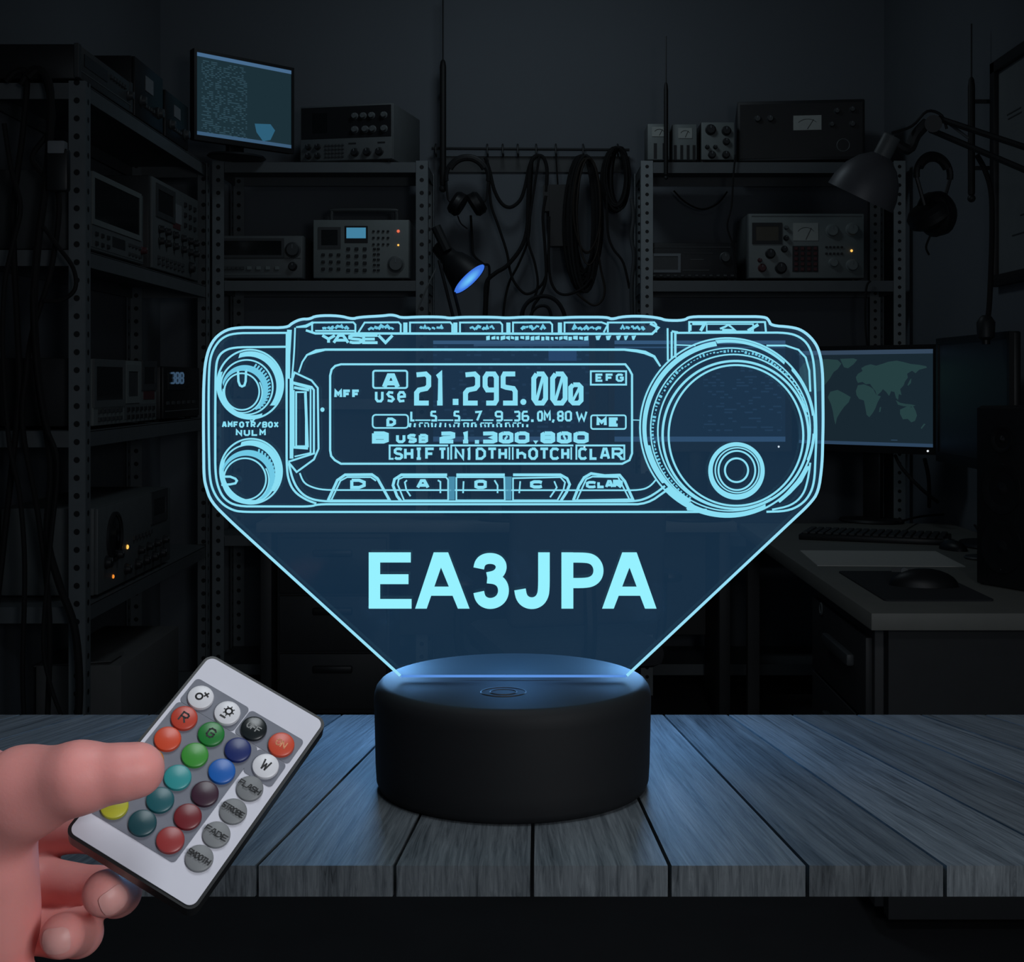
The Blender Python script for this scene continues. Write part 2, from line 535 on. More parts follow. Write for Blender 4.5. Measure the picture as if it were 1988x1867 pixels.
side('oscilloscope', 'pale-framed instrument with a large dark screen above a sloping keypad', 'instrument', 3.95, 4.50, ZA, .235, .27,
     [('screen', .06, .08, .90, .60, M_glassdk, M_lgrey), ('panel', .02, .68, .98, .96, M_grey), ('grid', .10, .78, .30, .90, 3, 2, .02, .012, M_dark), ('screen', .38, .74, .62, .88, M_dark), ('grid', .70, .78, .90, .90, 4, 2, .018, .01, M_dgrey), ('knob', .95, .8, .012, M_redkey)], M_dgrey, M_grey)
side('signal_generator', 'tall grey instrument crowded with small knobs on the cable-draped shelving', 'instrument', 4.60, 5.24, ZA, .315, .27,
     [('screen', .10, .12, .42, .36, M_glassdk, M_dgrey), ('screen', .46, .18, .60, .40, M_cream), ('panel', .42, .40, .58, .47, M_redkey), ('grid', .68, .14, .90, .38, 3, 3, .022, .016, M_dark)]
     + [('knob', u, v, .013, M_dark) for u in (.14, .28, .44, .62, .78, .90) for v in (.55, .68)] + [('grid', .12, .86, .62, .92, 7, 2, .022, .012, M_dgrey), ('knob', .80, .86, .02, M_dark)], M_dark, M_grey)
side('test_set', 'grey two-screen instrument on the middle tray of the cable-draped shelving', 'instrument', 3.98, 4.66, ZB, .205, .27,
     [('screen', .03, .12, .42, .62, M_glassdk, M_grey), ('screen', .50, .18, .66, .58, M_dgrey, M_lgrey), ('screen', .76, .10, .95, .38, M_glassdk, M_dgrey), ('panel', .44, .70, .98, .94, M_grey), ('grid', .08, .78, .38, .90, 6, 2, .02, .013, M_dgrey), ('grid', .5, .78, .92, .90, 7, 2, .02, .013, M_dark), ('panel', .76, .5, .95, .64, M_redkey)], M_dark, M_lgrey)
clk = side('clock_radio', 'black box with small dim blue digits on the cable-draped shelving', 'clock', 4.74, 5.26, ZB, .19, .25,
           [('screen', .12, .12, .58, .45, M_glassdk), ('grid', .1, .70, .8, .70, 6, 1, .03, .012, M_dgrey), ('bar', .05, .95, .85, .003, M_grey)], M_black, M_black)
scope = side('oscilloscope', 'grey oscilloscope with a big round dark tube and two amber lights', 'instrument', 4.02, 4.84, ZD, .262, .27,
             [('grid', .45, .50, .68, .50, 6, 1, .018, .016, M_dgrey), ('screen', .72, .10, .90, .32, M_glassdk, M_dgrey), ('led', .36, .58, .007, G_amber), ('led', .18, .86, .006, glow('orange_led', lin((240, 140, 50)), 1.0)),
              ('knob', .10, .66, .018, M_dark), ('knob', .24, .62, .014, M_dark)] + [('knob', u, .84, .016, M_dark) for u in (.34, .48, .60, .72, .84)] + [('knob', u, .68, .013, M_dark) for u in (.52, .64, .76, .88)], M_grey, M_grey)
mb = MB(Matrix.Translation((-.25, -.009, .162)) @ Matrix.Rotation(R(90), 4, 'X'))
mb.lathe([(.075, 0), (.075, .008), (.066, .010)], 32, cap1=False)
mb.build('tube_bezel', M_dark, scope)
mb = MB(Matrix.Translation((-.25, -.012, .162)) @ Matrix.Rotation(R(90), 4, 'X'))
mb.lathe([(.066, 0), (.05, .004), (.0, .006)], 32, cap1=False)
mb.build('tube_face', M_glassdk, scope)
cb = thing('cardboard_box', 'pale open carton on the bottom tray of the cable-draped shelving', 'box', (-1.40, 4.66, ZE + .0016))
MB().b2((-.13, -.36, 0), (.135, .34, .24), .004).build('carton', M_card, cb)
MB().box((-.02, -.28, .243), (.24, .14, .004), (0, R(-4), 0)).build('flap', M_card, cb)
# pouch hanging in the cables at the shelving end
# ------------------------------------------------------------------ cables draped over the shelving end
ends = [
    [(8, 158), (30, 138), (48, 150), (40, 260), (22, 420), (30, 640), (34, 760), (20, 900), (8, 1010), (-4, 1120), (-20, 1250)],
    [(36, 165), (62, 132), (85, 160), (98, 240), (60, 300), (72, 330), (110, 380), (96, 520), (60, 640), (48, 720), (40, 830), (70, 1000), (92, 1200), (88, 1400)],
    [(52, 150), (74, 136), (94, 180), (88, 330), (70, 470), (62, 600), (72, 750), (95, 900), (88, 1040), (110, 1130), (140, 1215), (150, 1320), (146, 1420)],
    [(80, 440), (110, 480), (138, 520), (142, 560), (116, 582), (82, 584)],
    [(4, 240), (18, 330), (36, 400), (22, 470), (4, 560), (2, 700), (14, 860), (34, 960), (44, 1100), (40, 1300), (44, 1420)],
    [(60, 560), (66, 700), (84, 820), (108, 900), (94, 1060), (80, 1240), (94, 1330), (120, 1400)],
]
for i, pts in enumerate(ends):
    Y = 3.82 - .028 * i
    P = [at(x + 4, y, Y) for x, y in pts]
    o = MB().tube(smooth_path(P, 5), (.009, .008, .011, .006, .007, .006)[i], 8).build('hanging_cable', M_cable)
    tag(o, ('black cable looped over the shelving end nearest the wall, falling straight', 'black cable kinking sideways halfway down the shelving end', 'thick black cable dropping down the middle of the shelving end',
            'short black cable curling in a hook beside the perforated post', 'black cable hanging against the wall at the shelving end', 'thin black cable trailing down to the lowest tray')[i], 'cable', 'cables draped on the shelving end')
pc = thing('hanging_pouch', 'dark pouch with pale tag hanging among the cables at the shelving end', 'pouch', tuple(at(112, 372, 3.72)))
MB().b2((-.028, -.012, 0), (.03, .02, .115), .008).build('pouch_body', M_black, pc)
MB().b2((-.024, -.014, .1), (.022, .018, .135), .004).build('tag', M_cream, pc)
# ------------------------------------------------------------------ hook rail with hanging things
YW = 5.80
ra = thing('hook_rail', 'long thin wall rail with hooks above the hanging cables', 'rail', tuple(at(1037, 290, YB)))
o0 = ra.location.copy()
def rl(px, py, Y=YW):
    return at(px, py, Y) - o0
MB().tube([rl(838, 288), rl(1222, 291)], .006, 8).build('rod', M_dark, ra)
MB().b2(rl(866, 334, YB - .012), rl(1222, 304, YB)).build('back_board', M_dgrey, ra, False)
for px in (846, 946, 976, 1005, 1041, 1079, 1132, 1199):
    hb = MB()
    hb.tube(smooth_path([rl(px, 280, YB - .004), rl(px, 282, YW), rl(px, 296, YW - .006), rl(px + 1, 304, YW - .022), rl(px + 1, 298, YW - .034)], 3), .0035, 6)
    hb.build('hook', M_dark, ra)


def headset(label, cx, top, Y, wpx, hpx, rz=0.0, cup=(.030, .038), gap=1.0, turn=0.0):
    """Two ear cups at the ends of a sprung band; origin at the top of the band."""
    t = thing('headset', label, 'headphones', tuple(at(cx, top, Y)), rz, 'headphones hung up in the workshop')
    s = Y / FPX
    a, h = wpx * s / 2, hpx * s
    pts = [(a * math.sin(q) * (1 if abs(q) < 1.9 else .98), 0, -a + a * math.cos(q)) for q in np.linspace(-1.75, 1.75, 21)]
    e = pts[-1]
    MB().tube(pts, .009, 8).build('headband', M_black, t)
    MB().tube([(x * .93, 0, z - .008) for x, y, z in pts[4:-4]], .012, 8).build('headband_pad', M_rubber, t)
    for sx in (-1, 1):
        y = MB()
        y.tube(smooth_path([(sx * e[0], 0, e[2]), (sx * a * .9 * gap, 0, -h * .72), (sx * a * .62 * gap, 0, -h + cup[1] * 1.1)], 4), .0055, 6)
        y.build('yoke', M_dark, t)
        c = Vector((sx * a * .45 * gap, 0, -h + cup[1]))
        M = Matrix.Translation(c) @ Matrix.Rotation(sx * R(58) + turn, 4, 'Y')
        MB(M @ Matrix.Diagonal((1, 1.15, 1, 1))).lathe([(.2 * cup[1], .030), (.8 * cup[1], .026), (cup[1], .012), (cup[1], -.004)], 20).build('ear_cup', M_black, t)
        MB(M @ Matrix.Diagonal((1, 1.15, 1, 1))).lathe([(cup[1], -.004), (cup[1] * 1.02, -.014), (cup[1] * .8, -.026), (cup[1] * .5, -.022)], 20).build('ear_cushion', M_rubber, t)
    MB().tube(smooth_path([(-a * .45 * gap, 0, -h), (-a * .3, .01, -h - .03), (0, .02, -h - .05)], 4), .003, 6).build('cord', M_cable, t)
    return t


h1 = headset('black headset hanging on the hook rail beside the tall whip antenna', 907, 303, YW - .11, 82, 116, 0.0, (.03, .05))


CN = [0]


def cable(label, pts, r=.006, m=None, Y=None, group='cables hung on the hook rail', name='hanging_cable', sub=6):
    CN[0] += 1
    Y = YW - .015 - .018 * (CN[0] % 11) if Y is None else Y
    P = [at(p[0], p[1], (p[2] if len(p) > 2 else Y)) for p in pts]
    o = MB().tube(smooth_path(P, sub), r, 8).build(name, m or M_cable)
    return tag(o, label, 'cable', group)


cable('thin lead hanging straight down from the headset on the rail', [(914, 418), (917, 470), (920, 495), (938, 512), (950, 520), (946, 580), (944, 640)], .005)
cable('black cable swagged in a shallow dip between two rail hooks', [(942, 306), (950, 330), (960, 370), (975, 396), (992, 402), (1010, 388), (1020, 360), (1026, 330), (1034, 308), (1043, 302), (1055, 306), (1062, 330), (1060, 372)], .0075)
cable('black cable crossing diagonally beneath the swagged cable on the rail', [(946, 310), (950, 360), (954, 400), (968, 440), (984, 490), (990, 525), (1000, 550), (1020, 570), (1042, 562), (1060, 535), (1066, 470)], .0055)
cable('thick black cable hanging from the middle hook and bending towards the blue lamp', [(1041, 302), (1030, 320), (1026, 380), (1024, 440), (1012, 480), (985, 515), (962, 530), (945, 548), (942, 590), (940, 660)], .0085)
cable('slim black cable looping in a teardrop below the middle hook', [(1047, 304), (1038, 360), (1028, 430), (1026, 470), (1038, 510), (1044, 550), (1036, 580), (1018, 596), (1014, 650)], .005)
cable('slim black cable falling behind the teardrop loop to the monitors', [(1034, 305), (1030, 380), (1026, 460), (1008, 510), (988, 550), (978, 600), (976, 660)], .005, Y=YW - .012)
cable('black cable dropping straight beside the dark cable pack', [(1060, 380), (1054, 420), (1058, 480), (1060, 540), (1048, 575), (1034, 600), (1030, 660)], .006)
cable('black cable with a long tail curling under the wound cable', [(1066, 420), (1066, 520), (1076, 560), (1098, 572), (1130, 560), (1148, 540)], .0055)
cable('brown cable swinging wide below the wound cable to the floor side', [(1158, 470), (1166, 520), (1174, 560), (1168, 584), (1150, 592), (1120, 570)], .0045, M_bcable)
pk = MB().b2(at(1066, 480, YW - .01), at(1104, 358, YW - .07), .012).b2(at(1054, 412, YW - .015), at(1072, 360, YW - .055), .01).build('hanging_pack', M_black)
tag(pk, 'flat black strapped cable pack hanging between the thin cables and the wound cable', 'cable pack')
st = MB().tube([at(1079, 298, YW - .03), at(1083, 360, YW - .04)], .004, 6).build('hanging_strap', M_cable, pk)


def coil(label, cx, cy, rx, ry, n, r, Y, m, seed, lean=0.0):
    rnd = random.Random(seed)
    mb = MB()
    for i in range(n):
        ax, ay = rx * rnd.uniform(.62, 1.05), ry * rnd.uniform(.86, 1.03)
        dx, dy = rx * rnd.uniform(-.22, .22), (ry - ay) * -1
        YY = Y - rnd.uniform(-.04, .03)
        pts = []
        for q in np.linspace(0, 2 * PI, 30)[:-1]:
            wob = 1 + .03 * math.sin(3 * q + i)
            pts.append(at(cx + dx + ax * wob * math.sin(q) + lean * math.cos(q), cy + dy - ay * math.cos(q), YY + .008 * math.sin(2 * q + i)))
        mb.tube(pts, r * rnd.uniform(.8, 1.15), 6, True)
    o = mb.build('hanging_coil', m)
    return tag(o, label, 'cable coil', 'wound cables hung on the hook rail')


coil('long skein of black cable hung on the rail beside the flat cable pack', 1132, 432, 31, 130, 15, .0065, YW - .12, M_cable, 3)
coil('slack loop of brown cable hung over the long black skein', 1140, 412, 26, 105, 3, .0038, YW - .20, M_bcable, 5)
coil('small round coil of black cable on the last hook of the rail', 1200, 348, 27, 62, 9, .006, YW - .06, M_cable, 9)
cable('black cable tail hanging under the small round coil', [(1178, 380), (1180, 450), (1190, 482), (1210, 510), (1222, 560)], .005)
cable('grey twisted cable dangling next to the perforated post', [(1226, 385), (1230, 420), (1226, 460), (1231, 500), (1226, 560), (1229, 640)], .008, M_dgrey, Y=5.5)
cable('black tangle of cable arching just above the lit acrylic sign', [(1008, 640), (1016, 600), (1034, 580), (1060, 575), (1082, 586), (1096, 612), (1100, 650)], .008, Y=5.4)
cable('second black cable arch tucked inside the larger arch above the lit sign', [(1024, 640), (1032, 608), (1048, 594), (1066, 600), (1074, 640)], .006, Y=5.4)


# ------------------------------------------------------------------ whip antennas
def antenna(label, px, top, thick, bottom, Y, rw, rt, ball, wall):
    b = at(px, bottom, Y)
    t = thing('whip_antenna', label, 'antenna', tuple(b), 0, 'whip antennas')
    s = Y / FPX
    hT, hM = (bottom - top) * s, (bottom - thick) * s
    MB().lathe([(rt * .9, .012), (rt, .02), (rt, hM - .03), (rt * .75, hM - .008), (rt * .4, hM)], 14).build('loading_coil', M_rubber, t)
    MB().tube([(0, 0, hM - .005), (0, 0, hT)], rw, 8).build('whip', M_dark, t)
    MB().ball((0, 0, 0), ball).build('base_ball', M_dark, t)
    mb = MB()
    for z in (hM * .25, hM * .8):
        mb.b2((min(0, wall[0]) - (.006 if wall[0] == 0 else 0), min(0, wall[1]) - (.006 if wall[1] == 0 else 0), z - .006), (max(0, wall[0]) + (.006 if wall[0] == 0 else 0), max(0, wall[1]) + (.006 if wall[1] == 0 else 0), z + .006))
    mb.build('wall_mount', M_dark, t)
    return t


antenna('tall thick whip antenna mounted on the wall beside the hook rail', 860, -10, 116, 366, 5.74, .0035, .0135, .016, (0, YB - 5.74))
antenna('small whip antenna clipped to the shelf lip by the grey meter boxes', 1293, 70, 160, 345, 5.37, .0025, .0085, .008, (0, .031))
antenna('whip antenna on the side wall crossing the lamp arms', 1886, 46, 150, 385, 4.5, .0028, .0115, .013, (XR - at(1886, 385, 4.5).x, 0))

# ------------------------------------------------------------------ framed picture on the side wall
pf = thing('framed_chart', 'dark-framed pale wall chart near the antenna on the side wall', 'picture', (XR, 4.0, 1.47))
y0, y1, z0, z1 = -.42, .43, .05, .76
fr = MB()
for (a, b, c, d) in ((y0, y1, z1 - .035, z1), (y0, y1, z0, z0 + .035), (y0, y0 + .04, z0, z1), (y1 - .04, y1, z0, z1)):
    fr.b2((-.028, a, c), (-.001, b, d), .002)
fr.build('frame', M_black, pf)
ch = MB().b2((-.012, y0 + .04, z0 + .035), (-.002, y1 - .04, z1 - .035)).build('chart_sheet', mat('chart_paper', (.20, .22, .23), .8, var=.12, scale=9), pf, False)
rnd = random.Random(4)
for k in range(9):
    y, z = rnd.uniform(y0 + .08, y1 - .2), rnd.uniform(z0 + .1, z1 - .1)
    MB().b2((-.0135, y, z), (-.0125, y + rnd.uniform(.05, .14), z + .004)).build('printed_line', M_dgrey, ch, False)

# ------------------------------------------------------------------ articulated grey lamp over the desk
YL = 3.9
wl = thing('swing_arm_lamp', 'grey dome-shaded swing-arm lamp reaching out from the side wall, unlit', 'lamp', tuple(at(1812, 240, YL)))
q0 = wl.location.copy()
def lp(px, py, Y=YL):
    return at(px, py, Y) - q0
M_shade = mat('grey_lamp_enamel', (.13, .135, .15), .45, .1, var=.08)
ap = lp(1712, 303)
ax = Vector((-.42, .22, -.88)).normalized()
Mz = Matrix.Translation(ap) @ Vector((0, 0, 1)).rotation_difference(ax).to_matrix().to_4x4()
MB(Mz).lathe([(.012, -.006), (.03, 0), (.058, .022), (.082, .055), (.096, .095), (.100, .128), (.0985, .128), (.094, .095), (.080, .057), (.056, .026), (.0, .012)], 40, cap1=False).build('lamp_shade', M_shade, wl)
MB(Mz).lathe([(.024, -.062), (.026, -.058), (.026, .002)], 20).build('socket', M_grey, wl)
MB(Mz).lathe([(.014, .012), (.014, .05), (.030, .075), (.026, .100), (.0, .108)], 20).build('bulb', M_lgrey, wl)
MB().tube(smooth_path([ap - ax * .05, lp(1762, 290), lp(1778, 262), lp(1800, 238)], 4), .016, 10).tube(smooth_path([ap - ax * .06 + Vector((0, 0, .01)), lp(1770, 245), lp(1800, 216), lp(1828, 224), lp(1838, 250)], 4), .004, 8).build('knuckle', M_dark, wl)
MB().cyl(lp(1812, 240, YL - .03), lp(1812, 240, YL + .03), .024, n=16).build('pivot', M_dark, wl)
wp1, wp2 = Vector((XR - .03, 3.5, 1.737)), Vector((XR - .03, 3.5, 1.66))
for a, b in ((lp(1822, 230), wp1 - q0), (lp(1806, 252), wp2 - q0)):
    MB().tube([a, b], .0085, 8).build('arm', M_dark, wl)
MB().tube([lp(1826, 228), lp(1880, 268)], .004, 6).build('spring', M_grey, wl)
MB().b2(wp2 - q0 + Vector((-.02, -.03, -.05)), wp1 - q0 + Vector((.029, .03, .05)), .006).build('wall_mount', M_dark, wl)
h2 = headset('black over-ear headphones hanging from the arm of the grey swing-arm lamp', 1812, 300, YL - .04, 78, 158, R(20), (.03, .062), .42, R(20))
cable('black cord running from the lamp arm down to a small microphone clip', [(1896, 300), (1912, 330), (1924, 372), (1926, 440), (1924, 520), (1920, 600), (1914, 632)], .008, Y=3.93, group='desk-side cables', name='hanging_lead')
mc = thing('desk_microphone', 'small dark microphone with a wire cage at the foot of the lamp cord', 'microphone', tuple(at(1914, 660, 3.93)))
MB().cyl((0, 0, -.012), (0, 0, .045), .012, n=14).build('hanging_stem', M_black, mc)
MB().lathe([(.012, .0), (.024, .008), (.026, .05), (.016, .066), (.010, .07)], 14).build('wire_cage', M_dark, mc)
cable('thin cord sagging from shelf to shelf behind the perforated post', [(1308, 370), (1330, 392), (1362, 406), (1392, 396), (1412, 372)], .0035, Y=5.72, group='shelf wiring')
cable('thin cord hanging down between the black radio and the pale analyser', [(1428, 300), (1424, 340), (1420, 400), (1412, 440), (1424, 480), (1430, 530)], .0035, Y=5.385, group='shelf wiring')
cable('thin cord drooping under the shelf below the pale analyser', [(1690, 545), (1682, 560), (1680, 620), (1684, 680)], .004, Y=5.385, group='shelf wiring')

# ------------------------------------------------------------------ blue desk lamp behind the sign
YD = 5.2
bl = thing('desk_lamp', 'black desk lamp glowing blue, tilted above the monitors', 'lamp', (at(905, 600, YD).x, YD, .72))
q1 = bl.location.copy()
def bp(px, py, Y=YD):
    return at(px, py, Y) - q1
nrm = Vector((.66, -.20, -.70)).normalized()
oc = bp(912, 542)
Mb = Matrix.Translation(oc) @ Vector((0, 0, 1)).rotation_difference(nrm).to_matrix().to_4x4()
MB(Mb).lathe([(.022, -.185), (.030, -.18), (.036, -.115), (.050, -.095), (.066, -.045), (.078, 0), (.0765, 0), (.064, -.045), (.048, -.088), (.0, -.10)], 40, cap1=False).build('lamp_shade', M_black, bl)
G_diff = glow('blue_diffuser', lin((64, 118, 222)), 1.0)
nt = G_diff.node_tree                       # brightest over the bulb, fading to the rim
e_d = [n for n in nt.nodes if n.type == 'EMISSION'][0]
tcd = nd(nt, 'ShaderNodeTexCoord')
vsub = nd(nt, 'ShaderNodeVectorMath', operation='DISTANCE')
vsub.inputs[1].default_value = oc + Vector((-.006, 0, .004))
nt.links.new(tcd.outputs['Object'], vsub.inputs[0])
rmp = nd(nt, 'ShaderNodeValToRGB')
rmp.color_ramp.elements[0].position = .006
rmp.color_ramp.elements[0].color = (*lin((112, 200, 252)), 1)
rmp.color_ramp.elements[1].position = .06
rmp.color_ramp.elements[1].color = (*lin((62, 116, 224)), 1)
nt.links.new(vsub.outputs['Value'], rmp.inputs[0])
nt.links.new(rmp.outputs[0], e_d.inputs['Color'])
MB(Mb).lathe([(.0, -.006), (.074, -.004), (.0745, -.002), (.0, .002)], 40, cap0=False, cap1=False).build('diffuser', G_diff, bl)
MB().tube([bp(846, 440), bp(868, 486)], .02, 10).build('neck', M_dark, bl)
ft = bp(915, 690, YD + .02)
for dx in (0, 14):
    MB().tube([bp(852 + dx, 505), bp(886 + dx, 640), Vector((.0 + dx * .001, .0, .03))], .006, 8).build('arm', M_dark, bl)
MB().lathe([(.085, 0), (.088, .012), (.08, .024), (.02, .03)], 32, Matrix.Translation((0.0, .03, 0.001))).build('base', M_black, bl)
cable('pale lead running from the blue lamp down towards the monitors', [(846, 522, 5.06), (828, 560, 5.04), (812, 600, 5.04), (802, 640, 5.04)], .003, M_grey, group='desk-side cables', name='lamp_lead')


# ------------------------------------------------------------------ screens
def screen_mat(name, base, text, rows=40.0, cols=6.0, thr=.62, seed=0.0, area=(0, 1, 0, 1)):
    """A lit display: faint rows of text over a plain page."""
    m = glow(name, base)
    nt = m.node_tree
    e = [n for n in nt.nodes if n.type == 'EMISSION'][0]
    tc = nd(nt, 'ShaderNodeTexCoord')
    mp = nd(nt, 'ShaderNodeMapping')
    mp.inputs['Scale'].default_value = (cols * 14, 1, rows)
    mp.inputs['Location'].default_value = (seed, 0, seed * 1.7)
    nt.links.new(tc.outputs['Generated'], mp.inputs[0])
    sp = nd(nt, 'ShaderNodeSeparateXYZ')
    nt.links.new(mp.outputs[0], sp.inputs[0])
    fz = nd(nt, 'ShaderNodeMath', operation='FLOOR')
    nt.links.new(sp.outputs['Z'], fz.inputs[0])
    fx = nd(nt, 'ShaderNodeMath', operation='FLOOR')
    nt.links.new(sp.outputs['X'], fx.inputs[0])
    cb_ = nd(nt, 'ShaderNodeCombineXYZ')
    nt.links.new(fx.outputs[0], cb_.inputs[0])
    nt.links.new(fz.outputs[0], cb_.inputs[1])
    wn = nd(nt, 'ShaderNodeTexWhiteNoise', noise_dimensions='2D')
    nt.links.new(cb_.outputs[0], wn.inputs['Vector'])
    g1 = nd(nt, 'ShaderNodeMath', operation='GREATER_THAN')
    nt.links.new(wn.outputs['Value'], g1.inputs[0])
    g1.inputs[1].default_value = thr
    fr_ = nd(nt, 'ShaderNodeMath', operation='FRACT')
    nt.links.new(sp.outputs['Z'], fr_.inputs[0])
    g2 = nd(nt, 'ShaderNodeMath', operation='LESS_THAN')
    nt.links.new(fr_.outputs[0], g2.inputs[0])
    g2.inputs[1].default_value = .5
    mu = nd(nt, 'ShaderNodeMath', operation='MULTIPLY')
    nt.links.new(g1.outputs[0], mu.inputs[0])
    nt.links.new(g2.outputs[0], mu.inputs[1])
    s2 = nd(nt, 'ShaderNodeSeparateXYZ')
    nt.links.new(tc.outputs['Generated'], s2.inputs[0])
    prev = mu
    for ax, lo, hi in (('X', area[0], area[1]), ('Z', area[2], area[3])):
        for op, th in (('GREATER_THAN', lo), ('LESS_THAN', hi)):
            g = nd(nt, 'ShaderNodeMath', operation=op)
            nt.links.new(s2.outputs[ax], g.inputs[0])
            g.inputs[1].default_value = th
            k = nd(nt, 'ShaderNodeMath', operation='MULTIPLY')
            nt.links.new(prev.outputs[0], k.inputs[0])
            nt.links.new(g.outputs[0], k.inputs[1])
            prev = k
    mx = nd(nt, 'ShaderNodeMix', data_type='RGBA')
    mx.inputs[6].default_value = tuple(base) + (1,)
    mx.inputs[7].default_value = tuple(text) + (1,)
    nt.links.new(prev.outputs[0], mx.inputs[0])
    nt.links.new(mx.outputs[2], e.inputs['Color'])
    return m


def monitor(label, w, h, foot, rz, zlow, scr, extras=(), bez=.016, group=None, stand=True, led=None, tilt=0.0):
    """foot: the stand's point on the surface below; zlow: height of the screen's lower edge above it."""
    t = thing('computer_monitor', label, 'monitor', tuple(foot), rz, group)
    M = Matrix.Translation((0, -.03, zlow))
    fr = MB(M)
    fr.b2((-w / 2 - bez, 0, -bez * 1.6), (w / 2 + bez, .014, 0)).b2((-w / 2 - bez, 0, h), (w / 2 + bez, .014, h + bez))
    fr.b2((-w / 2 - bez, 0, 0), (-w / 2, .014, h)).b2((w / 2, 0, 0), (w / 2 + bez, .014, h))
    fr.build('bezel', M_black, t, False)
    MB(M).b2((-w / 2 - bez, .012, -bez * 1.6), (w / 2 + bez, .034, h + bez), .006).b2((-w * .3, .03, h * .15), (w * .3, .055, h * .8), .01).build('back_shell', M_black, t)
    s = MB(M).b2((-w / 2, .004, 0), (w / 2, .012, h)).build('screen', scr, t, False)
    for (nm, u0, v0, u1, v1, m) in extras:
        MB(M).b2((-w / 2 + u0 * w, .0032, h * (1 - v1)), (-w / 2 + u1 * w, .0042, h * (1 - v0))).build(nm, m, s, False)
    if stand:
        MB().b2((-.035, .028, .012), (.035, .058, zlow + h * .5), .008).build('stand', M_black, t)
        MB().lathe([(.10, 0), (.105, .004), (.10, .012), (.03, .016)], 32, Matrix.Translation((0, .03, 0)) @ Matrix.Diagonal((1.15, .85, 1, 1))).build('stand_base', M_black, t)
    if led:
        MB(M).ball((led[0] * w - w / 2, -.001, -bez * .8), .0035).build('power_light', G_white, t)
    return t


G_bar = glow('window_title_bar', lin((52, 78, 104)), 1.0)
G_bar2 = glow('window_toolbar', lin((44, 66, 90)), 1.0)
# lit monitor in the corner, on the shelving
pl, pr = Vector((-1.262, 5.14)), Vector((-.945, 5.47))
dv = pr - pl
w = dv.length
ang = math.atan2(dv.y, dv.x)
mid = (pl + pr) / 2
m1 = monitor('tilted lit monitor with a page of text, high in the corner on the shelving', w - .03, .305, (mid.x, mid.y, Z1 + .002), ang, .058,
             screen_mat('console_page', lin((27, 46, 54)), lin((46, 72, 84)), 44, 3.4, .56, 3.0, (.05, .52, .04, .92)),
             [('title_bar', 0, 0, 1, .045, glow('pale_title_bar', lin((70, 104, 138)), 1)), ('task_bar', 0, .955, 1, 1, glow('pale_task_bar', lin((58, 88, 116)), 1))], .012)
scr = [c for c in m1.children if c.name.startswith('screen')][0]
W1 = w - .03
MB().prism([(.10 * W1, .245 * .305), (.27 * W1, .27 * .305), (.32 * W1, .20 * .305), (.27 * W1, .07 * .305), (.19 * W1, .04 * .305), (.12 * W1, .14 * .305)],
           Matrix.Translation((0, -.0265, .058)) @ Matrix.Rotation(R(90), 4, 'X'), .0006).build('plot_shape', glow('cyan_plot', lin((44, 92, 118)), 1), scr, False)
# desks
DZ = .72
dk = thing('back_desk', 'dark desk under the shelving, bearing the row of lit monitors', 'desk', (-.17, 5.14, 0))
MB().b2((-.80, -.23, DZ - .034), (.90, .24, DZ), .003).build('desk_top', M_desk, dk)
for x in (-.77, .86):
    MB().b2((x - .02, -.2, 0), (x + .02, .22, DZ - .034), .003).build('end_panel', M_cab, dk)
MB().b2((-.74, .19, .25), (.84, .21, DZ - .036)).build('modesty_panel', M_cab, dk)
pd = MB().b2((-.73, -.2, .04), (-.33, .18, DZ - .04), .004).build('drawer_unit', M_cab, dk)
for k in range(3):
    z = .06 + .205 * k
    dr = MB().b2((-.72, -.218, z), (-.34, -.199, z + .195), .003).build('drawer', M_cab, pd)
    MB().b2((-.60, -.236, z + .13), (-.46, -.217, z + .155), .005).build('handle', M_black, dr)
rd = thing('side_desk', 'pale-topped desk along the side wall with drawers, holding keyboard and mouse', 'desk', (1.10, 3.0, 0))
x0 = .735 - 1.10
MB().b2((x0, 0, DZ - .038), (XR - .012 - 1.10, 1.9, DZ), .003).build('desk_top', M_desk, rd)
MB().b2((x0 + .05, .05, .04), (XR - .02 - 1.10, .09, DZ - .039)).build('end_panel', M_cab, rd)
pd = MB().b2((x0 + .03, .095, .05), (x0 + .50, .72, DZ - .039), .004).build('drawer_unit', M_cab, rd)
for k in range(3):
    z = .07 + .195 * k
    dr = MB().b2((x0 + .014, .11, z), (x0 + .030, .70, z + .187), .003).build('drawer', M_cab, pd)
    MB().b2((x0 - .004, .22, z + .10), (x0 + .015, .50, z + .128), .005).build('handle', M_dgrey, dr)
MB().tube([(x0 + .013, .58 + .014 * math.cos(q), DZ - .085 + .014 * math.sin(q)) for q in np.linspace(0, 2 * PI, 17)[:-1]], .003, 6, True).build('lock', M_grey, pd)
for y in (.12, 1.85):
    MB().b2((XR - .07 - 1.10, y - .02, 0), (XR - .03 - 1.10, y + .02, DZ - .039)).build('leg', M_cab, rd)
MB().b2((x0 + .02, 1.83, 0), (x0 + .06, 1.87, DZ - .039)).build('leg', M_cab, rd)

